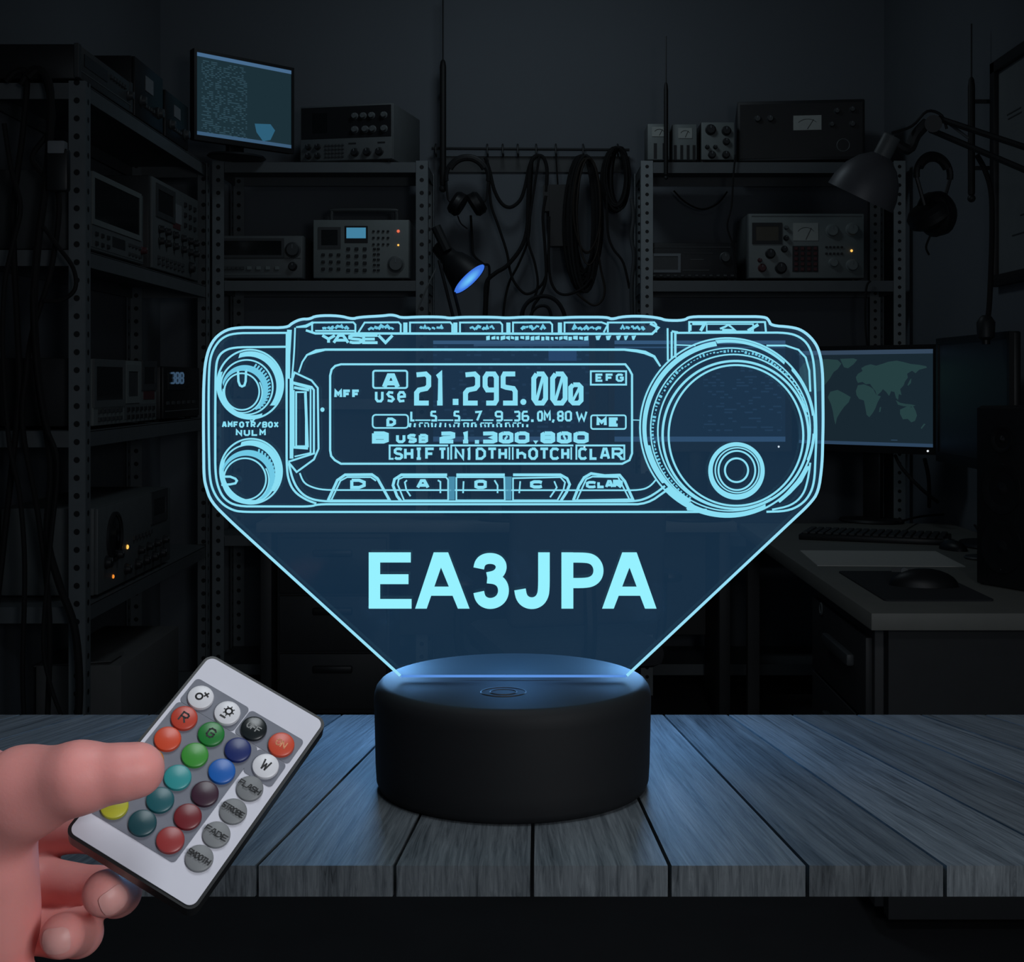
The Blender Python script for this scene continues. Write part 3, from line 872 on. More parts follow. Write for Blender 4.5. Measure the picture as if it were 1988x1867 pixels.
# the row of monitors on the back desk
def span(px0, px1, Y):
    return ((px0 + px1) / 2 - VX) / FPX * Y, (px1 - px0) / FPX * Y
YM = 4.98
cx, w = span(842, 1143, YM)
monitor('wide dim-blue monitor directly behind the sign\'s lit digits', w, .36, (cx, YM, DZ), 0, .285, screen_mat('dim_page_one', lin((15, 24, 36)), lin((24, 38, 54)), 24, 3, .8, 1.0),
        [('title_bar', 0, 0, 1, .035, G_bar), ('window_panel', .26, .035, 1, .055, G_bar2), ('window_panel', .74, .10, .92, .20, glow('window_tile', lin((34, 54, 84)), 1)), ('task_bar', 0, .95, 1, 1, G_bar2)], .022, 'row of dim monitors on the back desk', led=(.97,))
cx, w = span(1192, 1522, YM)
monitor('wide dim-blue monitor directly behind the sign\'s big dial ring', w, .36, (cx, YM, DZ), 0, .285, screen_mat('dim_page_two', lin((15, 24, 34)), lin((26, 42, 58)), 34, 3, .75, 2.0, (.52, .98, .1, .8)),
        [('title_bar', 0, 0, 1, .035, G_bar), ('window_panel', .0, .06, 1, .075, G_bar2), ('task_bar', 0, .95, 1, 1, G_bar2)], .022, 'row of dim monitors on the back desk', led=(.96,))
# map monitor
pl, pr = Vector((.985, 5.10)), Vector((1.40, 4.745))
dv = pr - pl
w = dv.length - .03
h = .335
ang = math.atan2(dv.y, dv.x)
mid = (pl + pr) / 2
mm = monitor('angled monitor showing a greenish world map', w, h, (mid.x, mid.y, DZ), ang, .275, glow('map_sea', lin((24, 38, 47)), 1.0),
             [('title_bar', 0, 0, 1, .045, glow('map_title_bar', lin((50, 68, 88)), 1)), ('task_bar', 0, .965, 1, 1, G_bar2), ('scale_bar', .70, .935, .745, .94, G_bar)], .016, led=(.965,))
mscr = [c for c in mm.children if c.name.startswith('screen')][0]
G_land = glow('map_land', lin((37, 62, 64)), 1.0)
# continents in (u, v) of the screen, v down
LAND = {
    'north_america': [(.0, .20), (.04, .13), (.12, .10), (.22, .09), (.30, .10), (.33, .14), (.30, .20), (.27, .23), (.24, .30), (.20, .37), (.17, .43), (.14, .44), (.12, .40), (.09, .46), (.05, .44), (.02, .34)],
    'greenland': [(.32, .09), (.42, .085), (.45, .10), (.42, .15), (.38, .19), (.35, .18)],
    'south_america': [(.245, .44), (.30, .42), (.35, .455), (.40, .495), (.385, .55), (.35, .60), (.32, .66), (.295, .72), (.285, .79), (.275, .74), (.265, .65), (.25, .57), (.225, .50)],
    'europe_and_asia': [(.44, .285), (.455, .25), (.49, .22), (.48, .19), (.51, .165), (.55, .15), (.59, .165), (.64, .145), (.68, .125), (.74, .115), (.79, .13), (.84, .15), (.90, .16), (.95, .175), (.955, .19), (.90, .21), (.875, .245), (.85, .22), (.815, .25), (.82, .29), (.80, .33), (.79, .37), (.765, .41), (.775, .47), (.755, .46), (.75, .52), (.735, .50), (.725, .44), (.70, .43), (.685, .48), (.665, .44), (.64, .41), (.625, .44), (.595, .48), (.585, .43), (.565, .395), (.545, .355), (.515, .36), (.49, .335), (.455, .345), (.445, .315)],
    'africa': [(.455, .37), (.50, .36), (.545, .385), (.57, .41), (.59, .47), (.625, .485), (.60, .55), (.585, .61), (.565, .66), (.54, .705), (.52, .68), (.51, .60), (.50, .53), (.465, .515), (.445, .475), (.44, .43)],
    'australia': [(.765, .665), (.765, .62), (.795, .60), (.83, .575), (.845, .60), (.855, .575), (.875, .63), (.885, .68), (.87, .735), (.845, .75), (.82, .715), (.785, .72)],
    'indonesia': [(.735, .525), (.765, .55), (.80, .56), (.84, .565), (.875, .575), (.845, .59), (.79, .585), (.75, .57)],
    'madagascar': [(.617, .60), (.627, .595), (.622, .645), (.612, .65)],
    'japan': [(.835, .315), (.845, .30), (.842, .345), (.822, .375), (.818, .365)],
    'new_zealand': [(.935, .76), (.945, .765), (.918, .815), (.912, .805)],
}
for k, P in LAND.items():
    MB().prism([((u - .5) * w, (1 - v) * h) for u, v in P], Matrix.Translation((0, -.0262, .275)) @ Matrix.Rotation(R(90), 4, 'X'), .0008).build(k, G_land, mscr, False)
monitor('dark unlit monitor edge-on by the side wall, next to the world map', .66, .35, (1.362, 4.22, DZ), R(-90), .27, mat('unlit_screen', (.035, .04, .045), .35, var=.1), (), .02)


# ------------------------------------------------------------------ things on the side desk
kb = thing('keyboard', 'black keyboard lying askew in front of the world-map monitor', 'keyboard', (1.09, 4.40, DZ), R(-21))
MB().b2((-.225, -.095, 0), (.225, .10, .018), .004).build('tray', M_black, kb)
M_key = mat('keycap', (.03, .031, .034), .45, var=.3)
kme = None
for r_ in range(5):
    for c_ in range(18):
        if kme is None:
            o = MB().box((0, 0, 0), (.0195, .028, .008), None, .002, 1).build('key', M_key, kb, False)
            kme = o.data
        else:
            o = link('key', kme, kb)
        o.location = (-.206 + c_ * .0242, -.072 + r_ * .035, .021)
pp = thing('paper_sheet', 'pale sheet of paper lying between the keyboard and the mouse pad', 'paper', (.985, 3.92, DZ))
pp.rotation_euler = (0, 0, R(-3))
MB().b2((-.20, -.165, 0), (.195, .17, .002)).build('sheet', M_paper, pp, False)
mp = thing('mouse_pad', 'dark mouse pad at the near corner of the side desk', 'mouse pad', (.93, 3.40, DZ))
MB().prism(rrect(-.125, -.24, .125, .24, .012), Matrix(), .004).build('pad', mat('mouse_pad_cloth', (.035, .037, .042), .9, var=.1), mp)


def mouse(label, loc, rz, s=1.0):
    t = thing('computer_mouse', label, 'mouse', loc, rz, 'computer mice on the side desk')
    mb = MB()
    mb.ball((0, 0, 0), .5, (.062 * s, .11 * s, .056 * s))
    bmesh.ops.bisect_plane(mb.bm, geom=mb.bm.verts[:] + mb.bm.edges[:] + mb.bm.faces[:], plane_co=(0, 0, 0), plane_no=(0, 0, 1), clear_inner=True)
    mb.build('shell', M_black, t)
    MB().b2((-.0008, .012 * s, .021 * s), (.0008, .05 * s, .0272 * s)).build('button_seam', M_dgrey, t)
    MB().cyl((-.004 * s, .03 * s, .023 * s), (.004 * s, .03 * s, .023 * s), .006 * s, n=12).build('scroll_wheel', M_grey, t)
    return t


mouse('black computer mouse lying sideways on the dark mouse pad', (.955, 3.38, DZ + .004), R(80), 1.5)
mouse('black computer mouse pushed back beside the keyboard', (1.255, 4.13, DZ + .0005), R(20), 1.0)
cs = thing('coaster', 'round dark coaster beside the tower speaker', 'coaster', (1.275, 3.92, DZ))
MB().lathe([(.050, 0.0005), (.052, .004), (.048, .008), (.0, .006)], 28, cap1=False).build('disc', M_dgrey, cs)
sp = thing('tower_speaker', 'tall black speaker standing at the near end of the side desk', 'speaker', (1.145, 3.36, DZ), R(-62))
MB().b2((-.085, 0, 0), (.085, .17, .44), .006).build('cabinet', M_black, sp)
MB().b2((-.082, -.008, .004), (.082, .002, .436), .003).build('front_baffle', M_black, sp)
for z, r in ((.36, .030), (.24, .055), (.10, .058)):
    mb = MB(Matrix.Translation((0, -.009, z)) @ Matrix.Rotation(R(90), 4, 'X'))
    mb.lathe([(r * 1.12, 0), (r * 1.1, .004), (r * .95, .004), (r * .55, -.012 + .008), (r * .3, .0), (.0, .006)], 28, cap1=False)
    mb.build('driver', M_black, sp)
MB().ball((0, -.009, .045), .004).build('power_light', M_grey, sp)
cable('black cable arcing from the map monitor to the desk top', [(1738, 884, 4.86), (1752, 910, 4.80), (1790, 950, 4.72), (1822, 975, 4.72)], .006, group='desk-side cables', name='monitor_cable')
cable('black cable dropping from the map monitor behind its stand', [(1795, 890, 4.84), (1803, 930, 4.86), (1804, 984, 4.92)], .007, group='desk-side cables', name='monitor_cable')
cable('black cable lying in a loop between keyboard and speaker', [tuple(v) for v in ()] or [(1748, 1012, 4.66), (1790, 1002, 4.98), (1850, 998, 5.0), (1880, 1006, 4.9), (1900, 1030, 4.5)], .004, group='desk-side cables', name='monitor_cable')

# ------------------------------------------------------------------ office chair behind the sign
oc_ = thing('office_chair', 'dark swivel chair in front of the back desk, seen through the sign', 'chair', (.09, 4.05, 0), R(14))
M_chair = mat('chair_fabric', (.05, .052, .058), .9, var=.15)
MB().b2((-.24, -.25, .42), (.24, .24, .50), .035).build('seat', M_chair, oc_)
mb = MB()
mb.box((0, -.27, .76), (.44, .06, .42), (R(8), 0, 0), .03, 3)
mb.build('backrest', M_chair, oc_)
MB().tube(smooth_path([(0, -.05, .41), (0, -.24, .42), (0, -.30, .52), (0, -.29, .66)], 4), .018, 8).build('back_stem', M_black, oc_)
for sx in (-1, 1):
    MB().tube(smooth_path([(sx * .22, .0, .42), (sx * .30, .0, .45), (sx * .305, -.02, .64)], 4), .014, 8).box((sx * .305, 0, .655), (.05, .26, .028), None, .012).build('armrest', M_black, oc_)
MB().cyl((0, 0, .08), (0, 0, .42), .028, n=16).build('gas_column', M_black, oc_)
for k in range(5):
    a = 2 * PI * k / 5 + .3
    lg = MB().tube([(0, 0, .10), (.28 * math.cos(a), .28 * math.sin(a), .065)], [.024, .016], 8).build('leg', M_black, oc_)
    MB().cyl((.29 * math.cos(a) - .012 * math.sin(a), .29 * math.sin(a) + .012 * math.cos(a), .028), (.29 * math.cos(a) + .012 * math.sin(a), .29 * math.sin(a) - .012 * math.cos(a), .028), .028, n=16).build('castor', M_rubber, lg)
# ------------------------------------------------------------------ plank table in the foreground
TZ = HC - .1957                                  # table top height
TY0, TY1 = .5621, .8165
M_wood = bpy.data.materials.new('weathered_planks')
M_wood.use_nodes = True
nt = M_wood.node_tree
p = nt.nodes['Principled BSDF']
p.inputs['Roughness'].default_value = .62
p.inputs['Specular IOR Level'].default_value = .35
uv = nd(nt, 'ShaderNodeUVMap')
geo = nd(nt, 'ShaderNodeNewGeometry')
mp_ = nd(nt, 'ShaderNodeMapping')
mp_.inputs['Scale'].default_value = (1, .042, 1)
rnd_off = nd(nt, 'ShaderNodeMath', operation='MULTIPLY')
rnd_off.inputs[1].default_value = 37.0
nt.links.new(geo.outputs['Random Per Island'], rnd_off.inputs[0])
cxyz = nd(nt, 'ShaderNodeCombineXYZ')
nt.links.new(rnd_off.outputs[0], cxyz.inputs[2])
nt.links.new(cxyz.outputs[0], mp_.inputs['Location'])
nt.links.new(uv.outputs[0], mp_.inputs['Vector'])
n1 = nd(nt, 'ShaderNodeTexNoise')
n1.inputs['Scale'].default_value = 620.0
n1.inputs['Detail'].default_value = 5.0
n1.inputs['Roughness'].default_value = .65
n1.inputs['Distortion'].default_value = .6
nt.links.new(mp_.outputs[0], n1.inputs['Vector'])
n2 = nd(nt, 'ShaderNodeTexNoise')
n2.inputs['Scale'].default_value = 70.0
n2.inputs['Detail'].default_value = 3.0
n2.inputs['Distortion'].default_value = 1.2
nt.links.new(mp_.outputs[0], n2.inputs['Vector'])
mixn = nd(nt, 'ShaderNodeMix', data_type='FLOAT')
mixn.inputs[0].default_value = .38
nt.links.new(n1.outputs['Fac'], mixn.inputs[2])
nt.links.new(n2.outputs['Fac'], mixn.inputs[3])
cr = nd(nt, 'ShaderNodeValToRGB')
cr.color_ramp.elements[0].position = .33
cr.color_ramp.elements[0].color = (.014, .019, .024, 1)
cr.color_ramp.elements[1].position = .68
cr.color_ramp.elements[1].color = (.120, .138, .152, 1)
e_ = cr.color_ramp.elements.new(.46)
e_.color = (.056, .067, .077, 1)
nt.links.new(mixn.outputs[0], cr.inputs[0])
tone = nd(nt, 'ShaderNodeMapRange')
tone.inputs['To Min'].default_value = .68
tone.inputs['To Max'].default_value = 1.15
nt.links.new(geo.outputs['Random Per Island'], tone.inputs['Value'])
tm = nd(nt, 'ShaderNodeMix', data_type='RGBA', blend_type='MULTIPLY')
tm.inputs[0].default_value = 1.0
nt.links.new(cr.outputs[0], tm.inputs[6])
nt.links.new(tone.outputs[0], tm.inputs[7])
nt.links.new(tm.outputs[2], p.inputs['Base Color'])
bp_ = nd(nt, 'ShaderNodeBump')
bp_.inputs['Strength'].default_value = .55
bp_.inputs['Distance'].default_value = .0008
nt.links.new(mixn.outputs[0], bp_.inputs['Height'])
nt.links.new(bp_.outputs['Normal'], p.inputs['Normal'])

tb = thing('plank_table', 'narrow table of weathered grey wooden planks carrying the glowing sign', 'table', (0, (TY0 + TY1) / 2, 0))
THK = .0125
HWT = .34
tw = MB(Matrix.Translation((0, -(TY0 + TY1) / 2, 0)))
bm = tw.bm
uvl = bm.loops.layers.uv.new('UVMap')
s0 = TY0 / FPX
xv = (1044 - VX) * s0
pitch = 267.2 * s0
gap = .0016
taper = .467 * TY1 / TY0                          # the boards narrow towards the far edge
for k in range(-14, 15):
    a = (1033 - VX + 267.2 * k) * s0 + gap / 2
    b = a + pitch - gap
    def xb(x):
        return xv * TY1 / TY0 + (x - xv) * taper
    quad = [(a, TY0), (b, TY0), (xb(b) - gap * .1, TY1), (xb(a) + gap * .1, TY1)]
    # clip the fan of boards to the rectangular top
    def clip(poly, sgn):
        out = []
        for i in range(len(poly)):
            P_, Q_ = poly[i], poly[(i + 1) % len(poly)]
            ip, iq = sgn * P_[0] <= HWT, sgn * Q_[0] <= HWT
            if ip:
                out.append(P_)
            if ip != iq:
                t_ = (sgn * HWT - P_[0]) / (Q_[0] - P_[0])
                out.append((sgn * HWT, P_[1] + t_ * (Q_[1] - P_[1])))
        return out
    quad = clip(quad, 1)
    quad = clip(quad, -1) if quad else quad
    if len(quad) < 3:
        continue
    sag = random.uniform(-.0004, .0004)
    top = [bm.verts.new((x, y - (TY0 + TY1) / 2, TZ + 0 * sag)) for x, y in quad]
    bot = [bm.verts.new((x, y - (TY0 + TY1) / 2, TZ - THK)) for x, y in quad]
    cen = (a + b) / 2
    def fuv(f, front=False):
        for l in f.loops:
            x, y, z = l.vert.co
            y += (TY0 + TY1) / 2
            f_ = (y - TY0) / (TY1 - TY0)
            w_ = 1 + (taper - 1) * f_
            xx = (x - (xv + (xv * TY1 / TY0 - xv) * f_)) / w_
            l[uvl].uv = (xx + k * .37, (y - TY0) + (z - TZ) * 2.2 + k * 1.31)
    f = bm.faces.new(top)
    fuv(f)
    fuv(bm.faces.new(bot[::-1]))
    n_ = len(quad)
    for i in range(n_):
        fuv(bm.faces.new((top[i], bot[i], bot[(i + 1) % n_], top[(i + 1) % n_])))
tw.build('plank_top', M_wood, tb, False)
M_tleg = mat('dark_table_wood', (.03, .03, .032), .7, var=.2)
cyt = (TY0 + TY1) / 2
MB().b2((-HWT + .005, TY0 - cyt + .10, TZ - THK - .016), (HWT - .005, TY1 - cyt - .012, TZ - THK)).build('under_board', M_tleg, tb, False)
for sx in (-1, 1):
    for y in (TY0 - cyt + .04, TY1 - cyt - .04):
        MB().b2((sx * .31 - .016, y - .016, 0), (sx * .31 + .016, y + .016, TZ - THK - .016), .002).build('leg', M_tleg, tb)

# ------------------------------------------------------------------ acrylic sign lamp
LY = .677
LX = (995.5 - VX) / FPX * LY
lamp = thing('acrylic_sign_lamp', 'glowing clear acrylic sign etched with a radio panel, on a round black base', 'lamp', (LX, LY, TZ))
RB = 267.5 / FPX * LY
BH = .0511
M_base = mat('soft_black_plastic', (.0065, .0075, .009), .68, var=.08, scale=200, spec=.22)
MB().lathe([(RB * .93, 0), (RB * .965, .001), (RB * .983, .004), (RB * .99, .012), (RB, BH - .009), (RB * .998, BH - .006), (RB * .985, BH - .003), (RB * .96, BH - .0009), (RB * .93, BH), (.0, BH)], 128, cap1=False).build('base', M_base, lamp, True, 50)
base = lamp.children[0]
tm_ = MB(Matrix.Translation((-.004, -.030, BH)))
for rr in (.0105, .0062):
    tm_.tube([(rr * math.cos(q), rr * .9 * math.sin(q), .0001) for q in np.linspace(0, 2 * PI, 33)[:-1]], .00035, 5, True)
tm_.build('touch_mark', mat('touch_mark_print', (.009, .010, .012), .6), base)

YP = LY - .0025
SP = YP / FPX


def L2(px, py):
    """Sign artwork coordinates (design pixels) to the lamp's local X, Z."""
    return ((px - VX) * SP - LX, HC - (py - VY) * SP - TZ)


OUT = [(779, 1314), (446, 1010), (408, 973), (398, 945), (394.5, 925), (392.5, 820), (393.5, 747), (397, 698), (409, 662), (432, 640.6), (459, 633), (558, 633), (567, 625), (585, 617), (601, 617), (614, 610), (659, 610),
       (684, 617), (697, 613), (745, 611), (757, 608.5), (769, 610), (779, 615), (811, 612.5), (858, 612.5), (874, 615.5), (894, 613), (960, 613), (984, 615), (1020, 612.5), (1085, 615), (1110, 613), (1179, 613), (1187, 617), (1210, 611.5), (1250, 611),
       (1282, 615), (1292, 619.5), (1329, 619.5), (1338, 612), (1486, 612), (1495, 620), (1498, 629.5), (1536, 632), (1559, 638.5), (1581, 657.5), (1593.5, 681), (1599, 719), (1600.5, 820), (1598, 901), (1591, 955), (1575, 978), (1529, 1021), (1215, 1314)]


def soften(P, cl=False, cut=12.0, it=2):
    """Round the corners of a polyline by cutting them."""
    P = [Vector(q) for q in P]
    for _ in range(it):
        n = len(P)
        out = [] if cl else [P[0]]
        for i in range(n if cl else n - 2):
            p0, p1, p2 = (P[i - 1], P[i], P[(i + 1) % n]) if cl else (P[i], P[i + 1], P[i + 2])
            a_, b_ = p0 - p1, p2 - p1
            out.append(p1 + a_ * min(.26, cut / max(a_.length, 1e-6)))
            out.append(p1 + b_ * min(.26, cut / max(b_.length, 1e-6)))
        if not cl:
            out.append(P[-1])
        P = out
        cut *= .5
    return [(q.x, q.y) for q in P]


# clear sheet with a faint inner glow fed by the LEDs in the base
M_acr = bpy.data.materials.new('edge_lit_acrylic')
M_acr.use_nodes = True
nt = M_acr.node_tree
nt.nodes.clear()
o = nd(nt, 'ShaderNodeOutputMaterial')
tr = nd(nt, 'ShaderNodeBsdfTransparent')
tr.inputs['Color'].default_value = (.90, .96, 1, 1)
gl = nd(nt, 'ShaderNodeBsdfGlossy')
gl.inputs['Roughness'].default_value = .08
mxs = nd(nt, 'ShaderNodeMixShader')
mxs.inputs[0].default_value = .02
em = nd(nt, 'ShaderNodeEmission')
tc = nd(nt, 'ShaderNodeTexCoord')
nz = nd(nt, 'ShaderNodeTexNoise')
nz.inputs['Scale'].default_value = 9.0
nt.links.new(tc.outputs['Object'], nz.inputs['Vector'])
mg = nd(nt, 'ShaderNodeMix', data_type='RGBA')
mg.inputs[6].default_value = (.0027, .0096, .0205, 1)
mg.inputs[7].default_value = (.0036, .0132, .0280, 1)
nt.links.new(nz.outputs['Fac'], mg.inputs[0])
nt.links.new(mg.outputs[2], em.inputs['Color'])
add = nd(nt, 'ShaderNodeAddShader')
nt.links.new(tr.outputs[0], mxs.inputs[1])
nt.links.new(gl.outputs[0], mxs.inputs[2])
nt.links.new(mxs.outputs[0], add.inputs[0])
nt.links.new(em.outputs[0], add.inputs[1])
nt.links.new(add.outputs[0], o.inputs[0])
MF = Matrix(((1, 0, 0, 0), (0, 0, 1, -.0025), (0, 1, 0, 0), (0, 0, 0, 1)))   # (x, y, depth) -> local, starting at the front face
panel = MB().prism([L2(*q) for q in soften(OUT, True)], MF, .005).build('acrylic_panel', M_acr, lamp, False)

G_line = glow('lit_engraving', lin((138, 222, 244)), 1.0)
G_fill = glow('lit_engraved_fill', lin((112, 200, 228)), 1.0)
G_dim = glow('faint_engraving', lin((72, 140, 170)), 1.0)
G_name = glow('lit_call_sign', lin((150, 241, 255)), 1.0)
G_edge = glow('lit_sheet_edge', lin((150, 222, 246)), 1.0)
G_slot = glow('lit_slot', lin((92, 146, 224)), 1.0)


class Art:
    """Flat engraved line work, .35 mm proud of the sheet's front face."""

    def __init__(self):
        self.b = MB()

    def stroke(self, pts, w=4.2, closed=False):
        P = []
        for q in pts:
            v = Vector(q)
            if not P or (v - P[-1]).length > 1e-4:
                P.append(v)
        if closed and (P[0] - P[-1]).length < 1e-4:
            P.pop()
        n = len(P)
        if n < 2:
            return self
        Ls, Rs = [], []
        for i in range(n):
            a = P[i] - P[i - 1] if (i > 0 or closed) else None
            b = P[(i + 1) % n] - P[i] if (i < n - 1 or closed) else None
            a = (a or b).normalized()
            b = (b or a).normalized()
            na, nb_ = Vector((-a.y, a.x)), Vector((-b.y, b.x))
            m_ = na + nb_
            m_ = m_.normalized() if m_.length > 1e-4 else na
            k = min(1.0 / max(m_.dot(na), .45), 2.0)
            ww = w[i] if isinstance(w, (list, tuple)) else w
            Ls.append(P[i] + m_ * k * ww / 2)
            Rs.append(P[i] - m_ * k * ww / 2)
        self._strip(Ls, Rs, closed)
        return self

    def _strip(self, Ls, Rs, closed):
        bm_ = self.b.bm
        def V(q, y):
            x, z = L2(q.x, q.y)
            return bm_.verts.new((x, y, z))
        yf, yb = -.00285, -.0024
        lf, rf = [V(q, yf) for q in Ls], [V(q, yf) for q in Rs]
        lb, rb = [V(q, yb) for q in Ls], [V(q, yb) for q in Rs]
        n = len(Ls)
        for i in range(n if closed else n - 1):
            j = (i + 1) % n
            for A in ((lf[i], lf[j], rf[j], rf[i]), (lb[i], lb[j], lf[j], lf[i]), (rf[i], rf[j], rb[j], rb[i])):
                bm_.faces.new(A)
        if not closed:
            bm_.faces.new((lf[0], rf[0], rb[0], lb[0]))
            bm_.faces.new((lf[-1], lb[-1], rb[-1], rf[-1]))

    def ell(self, cx, cy, rx, ry, w=4.2, a0=0, a1=360, n=72):
        cl = abs(a1 - a0) >= 360
        A = np.linspace(R(a0), R(a1), n + 1)
        if cl:
            A = A[:-1]
        return self.stroke([(cx + rx * math.cos(q), cy + ry * math.sin(q)) for q in A], w, cl)

    def ring(self, c1, r1, c2, r2, a0=0, a1=360, n=72):
        """Filled band between two ellipses, angles clockwise from +x in the picture."""
        A = np.linspace(R(a0), R(a1), n + 1)
        cl = abs(a1 - a0) >= 360
        if cl:
            A = A[:-1]
        self._strip([Vector((c1[0] + r1[0] * math.cos(q), c1[1] + r1[1] * math.sin(q))) for q in A], [Vector((c2[0] + r2[0] * math.cos(q), c2[1] + r2[1] * math.sin(q))) for q in A], cl)
        return self

    def fill(self, pts):
        self.b.prism([L2(*q) for q in pts], Matrix(((1, 0, 0, 0), (0, 0, 1, -.00285), (0, 1, 0, 0), (0, 0, 0, 1))), .00045)
        return self

    def rect(self, x0, y0, x1, y1, w=3.6, r=0):
        P = rrect(x0, y0, x1, y1, r, 4) if r else [(x0, y0), (x1, y0), (x1, y1), (x0, y1)]
        return self.stroke(P, w, True)

    def glyph(self, ch, x0, y0, x1, y1, w):
        for st_ in GL.get(ch, []):
            self.stroke([(x0 + (x1 - x0) * u, y0 + (y1 - y0) * v) for u, v in st_], w)
        return self

    def text(self, s, x0, y0, x1, y1, w, gapf=.22):
        n = len(s)
        cw = (x1 - x0) / (n + (n - 1) * gapf)
        for i, ch in enumerate(s):
            a = x0 + i * cw * (1 + gapf)
            self.glyph(ch, a + w / 2, y0 + w / 2, a + cw - w / 2, y1 - w / 2, w)
        return self

    def done(self, name, m, label=None, parent=None):
        ob = self.b.build(name, m, parent or panel, False)
        if label:
            ob['label'] = label
        return ob


GL = {
    '0': [[(.25, 0), (.75, 0), (1, .15), (1, .85), (.75, 1), (.25, 1), (0, .85), (0, .15), (.25, 0)]],
    'O': [[(.3, 0), (.7, 0), (1, .25), (1, .75), (.7, 1), (.3, 1), (0, .75), (0, .25), (.3, 0)]],
    '1': [[(.1, .1), (.55, .02), (.55, 1)], [(.0, 1), (1, 1)]],
    '2': [[(0, .03), (.75, 0), (1, .1), (1, .4), (.8, .5), (.2, .55), (0, .65), (0, 1), (1, 1)]],
    '3': [[(0, .03), (.8, 0), (1, .12), (1, .42), (.7, .5), (1, .58), (1, .88), (.8, 1), (0, 1)]],
    '5': [[(1, 0), (.12, 0), (0, .1), (0, .42), (.25, .46), (.85, .5), (1, .6), (1, 1), (0, 1)]],
    '6': [[(.9, 0), (.2, 0), (0, .2), (0, .85), (.2, 1), (.8, 1), (1, .85), (1, .6), (.8, .48), (0, .5)]],
    '7': [[(0, .05), (1, 0), (.35, 1)]],
    '8': [[(.2, 0), (.8, 0), (1, .15), (1, .38), (.8, .5), (.2, .5), (0, .38), (0, .15), (.2, 0)], [(.2, .5), (0, .62), (0, .85), (.2, 1), (.8, 1), (1, .85), (1, .62), (.8, .5)]],
    '9': [[(1, .55), (.2, .55), (0, .42), (0, .12), (.2, 0), (.8, 0), (1, .12), (1, .9), (.85, 1), (.1, 1)]],
    'A': [[(0, 1), (.35, 0), (.65, 0), (1, 1)], [(.16, .66), (.84, .66)]],
    'B': [[(0, 0), (.75, 0), (1, .14), (1, .38), (.8, .48), (0, .48)], [(.8, .48), (1, .6), (1, .86), (.75, 1), (0, 1), (0, 0)]],
    'C': [[(1, .14), (.75, 0), (.25, 0), (0, .2), (0, .8), (.25, 1), (.75, 1), (1, .86)]],
    'D': [[(0, 0), (.6, 0), (1, .28), (1, .72), (.6, 1), (0, 1), (0, 0)]],
    'E': [[(1, 0), (0, 0), (0, 1), (1, 1)], [(0, .5), (.8, .5)]],
    'F': [[(1, 0), (0, 0), (0, 1)], [(0, .5), (.8, .5)]],
    'G': [[(1, .14), (.75, 0), (.25, 0), (0, .2), (0, .8), (.25, 1), (.75, 1), (1, .8), (1, .5), (.5, .5)]],
    'H': [[(0, 0), (0, 1)], [(1, 0), (1, 1)], [(0, .5), (1, .5)]],
    'h': [[(0, 0), (0, 1)], [(0, .52), (.6, .42), (1, .6), (1, 1)]],
    'I': [[(0, 0), (1, 0)], [(.5, 0), (.5, 1)], [(0, 1), (1, 1)]],
    'K': [[(0, 0), (0, 1)], [(1, 0), (0, .55), (1, 1)]],
    'L': [[(0, 0), (0, 1), (1, 1)]],
    'M': [[(0, 1), (0, 0), (.5, .55), (1, 0), (1, 1)]],
    'N': [[(0, 1), (0, 0), (1, 1), (1, 0)]],
    'P': [[(0, 1), (0, 0), (.75, 0), (1, .15), (1, .4), (.75, .55), (0, .55)]],
    'R': [[(0, 1), (0, 0), (.75, 0), (1, .14), (1, .38), (.75, .52), (0, .52)], [(.45, .52), (1, 1)]],
    'S': [[(1, .1), (.75, 0), (.25, 0), (0, .14), (0, .36), (.25, .48), (.75, .54), (1, .66), (1, .86), (.75, 1), (.25, 1), (0, .9)]],
    'T': [[(0, 0), (1, 0)], [(.5, 0), (.5, 1)]],
    'U': [[(0, 0), (0, .78), (.25, 1), (.75, 1), (1, .78), (1, 0)]],
    'V': [[(0, 0), (.5, 1), (1, 0)]],
    'W': [[(0, 0), (.25, 1), (.5, .35), (.75, 1), (1, 0)]],
    'X': [[(0, 0), (1, 1)], [(1, 0), (0, 1)]],
    'Y': [[(0, 0), (.5, .5), (1, 0)], [(.5, .5), (.5, 1)]],
    'e': [[(.05, .55), (1, .5), (1, .3), (.75, .05), (.25, .05), (0, .3), (0, .75), (.25, 1), (.95, .95)]],
    's': [[(.95, .1), (.3, .05), (.05, .25), (.3, .48), (.75, .55), (1, .78), (.7, 1), (.05, .92)]],
    'u': [[(0, 0), (0, .78), (.25, 1), (.75, 1), (1, .78), (1, 0)]],
    'o': [[(.2, 0), (.8, 0), (1, .2), (1, .8), (.8, 1), (.2, 1), (0, .8), (0, .2), (.2, 0)]],
    'n': [[(0, 1), (0, .1), (.7, .1), (1, .3), (1, 1)]],
    '/': [[(1, 0), (0, 1)]], '|': [[(.5, 0), (.5, 1)]], '-': [[(0, .5), (1, .5)]], '=': [[(0, .3), (1, .3)], [(0, .75), (1, .75)]], '.': [[(.2, .92), (.8, .92)]], ',': [[(.6, .8), (.3, 1.1)]], ' ': [],
}

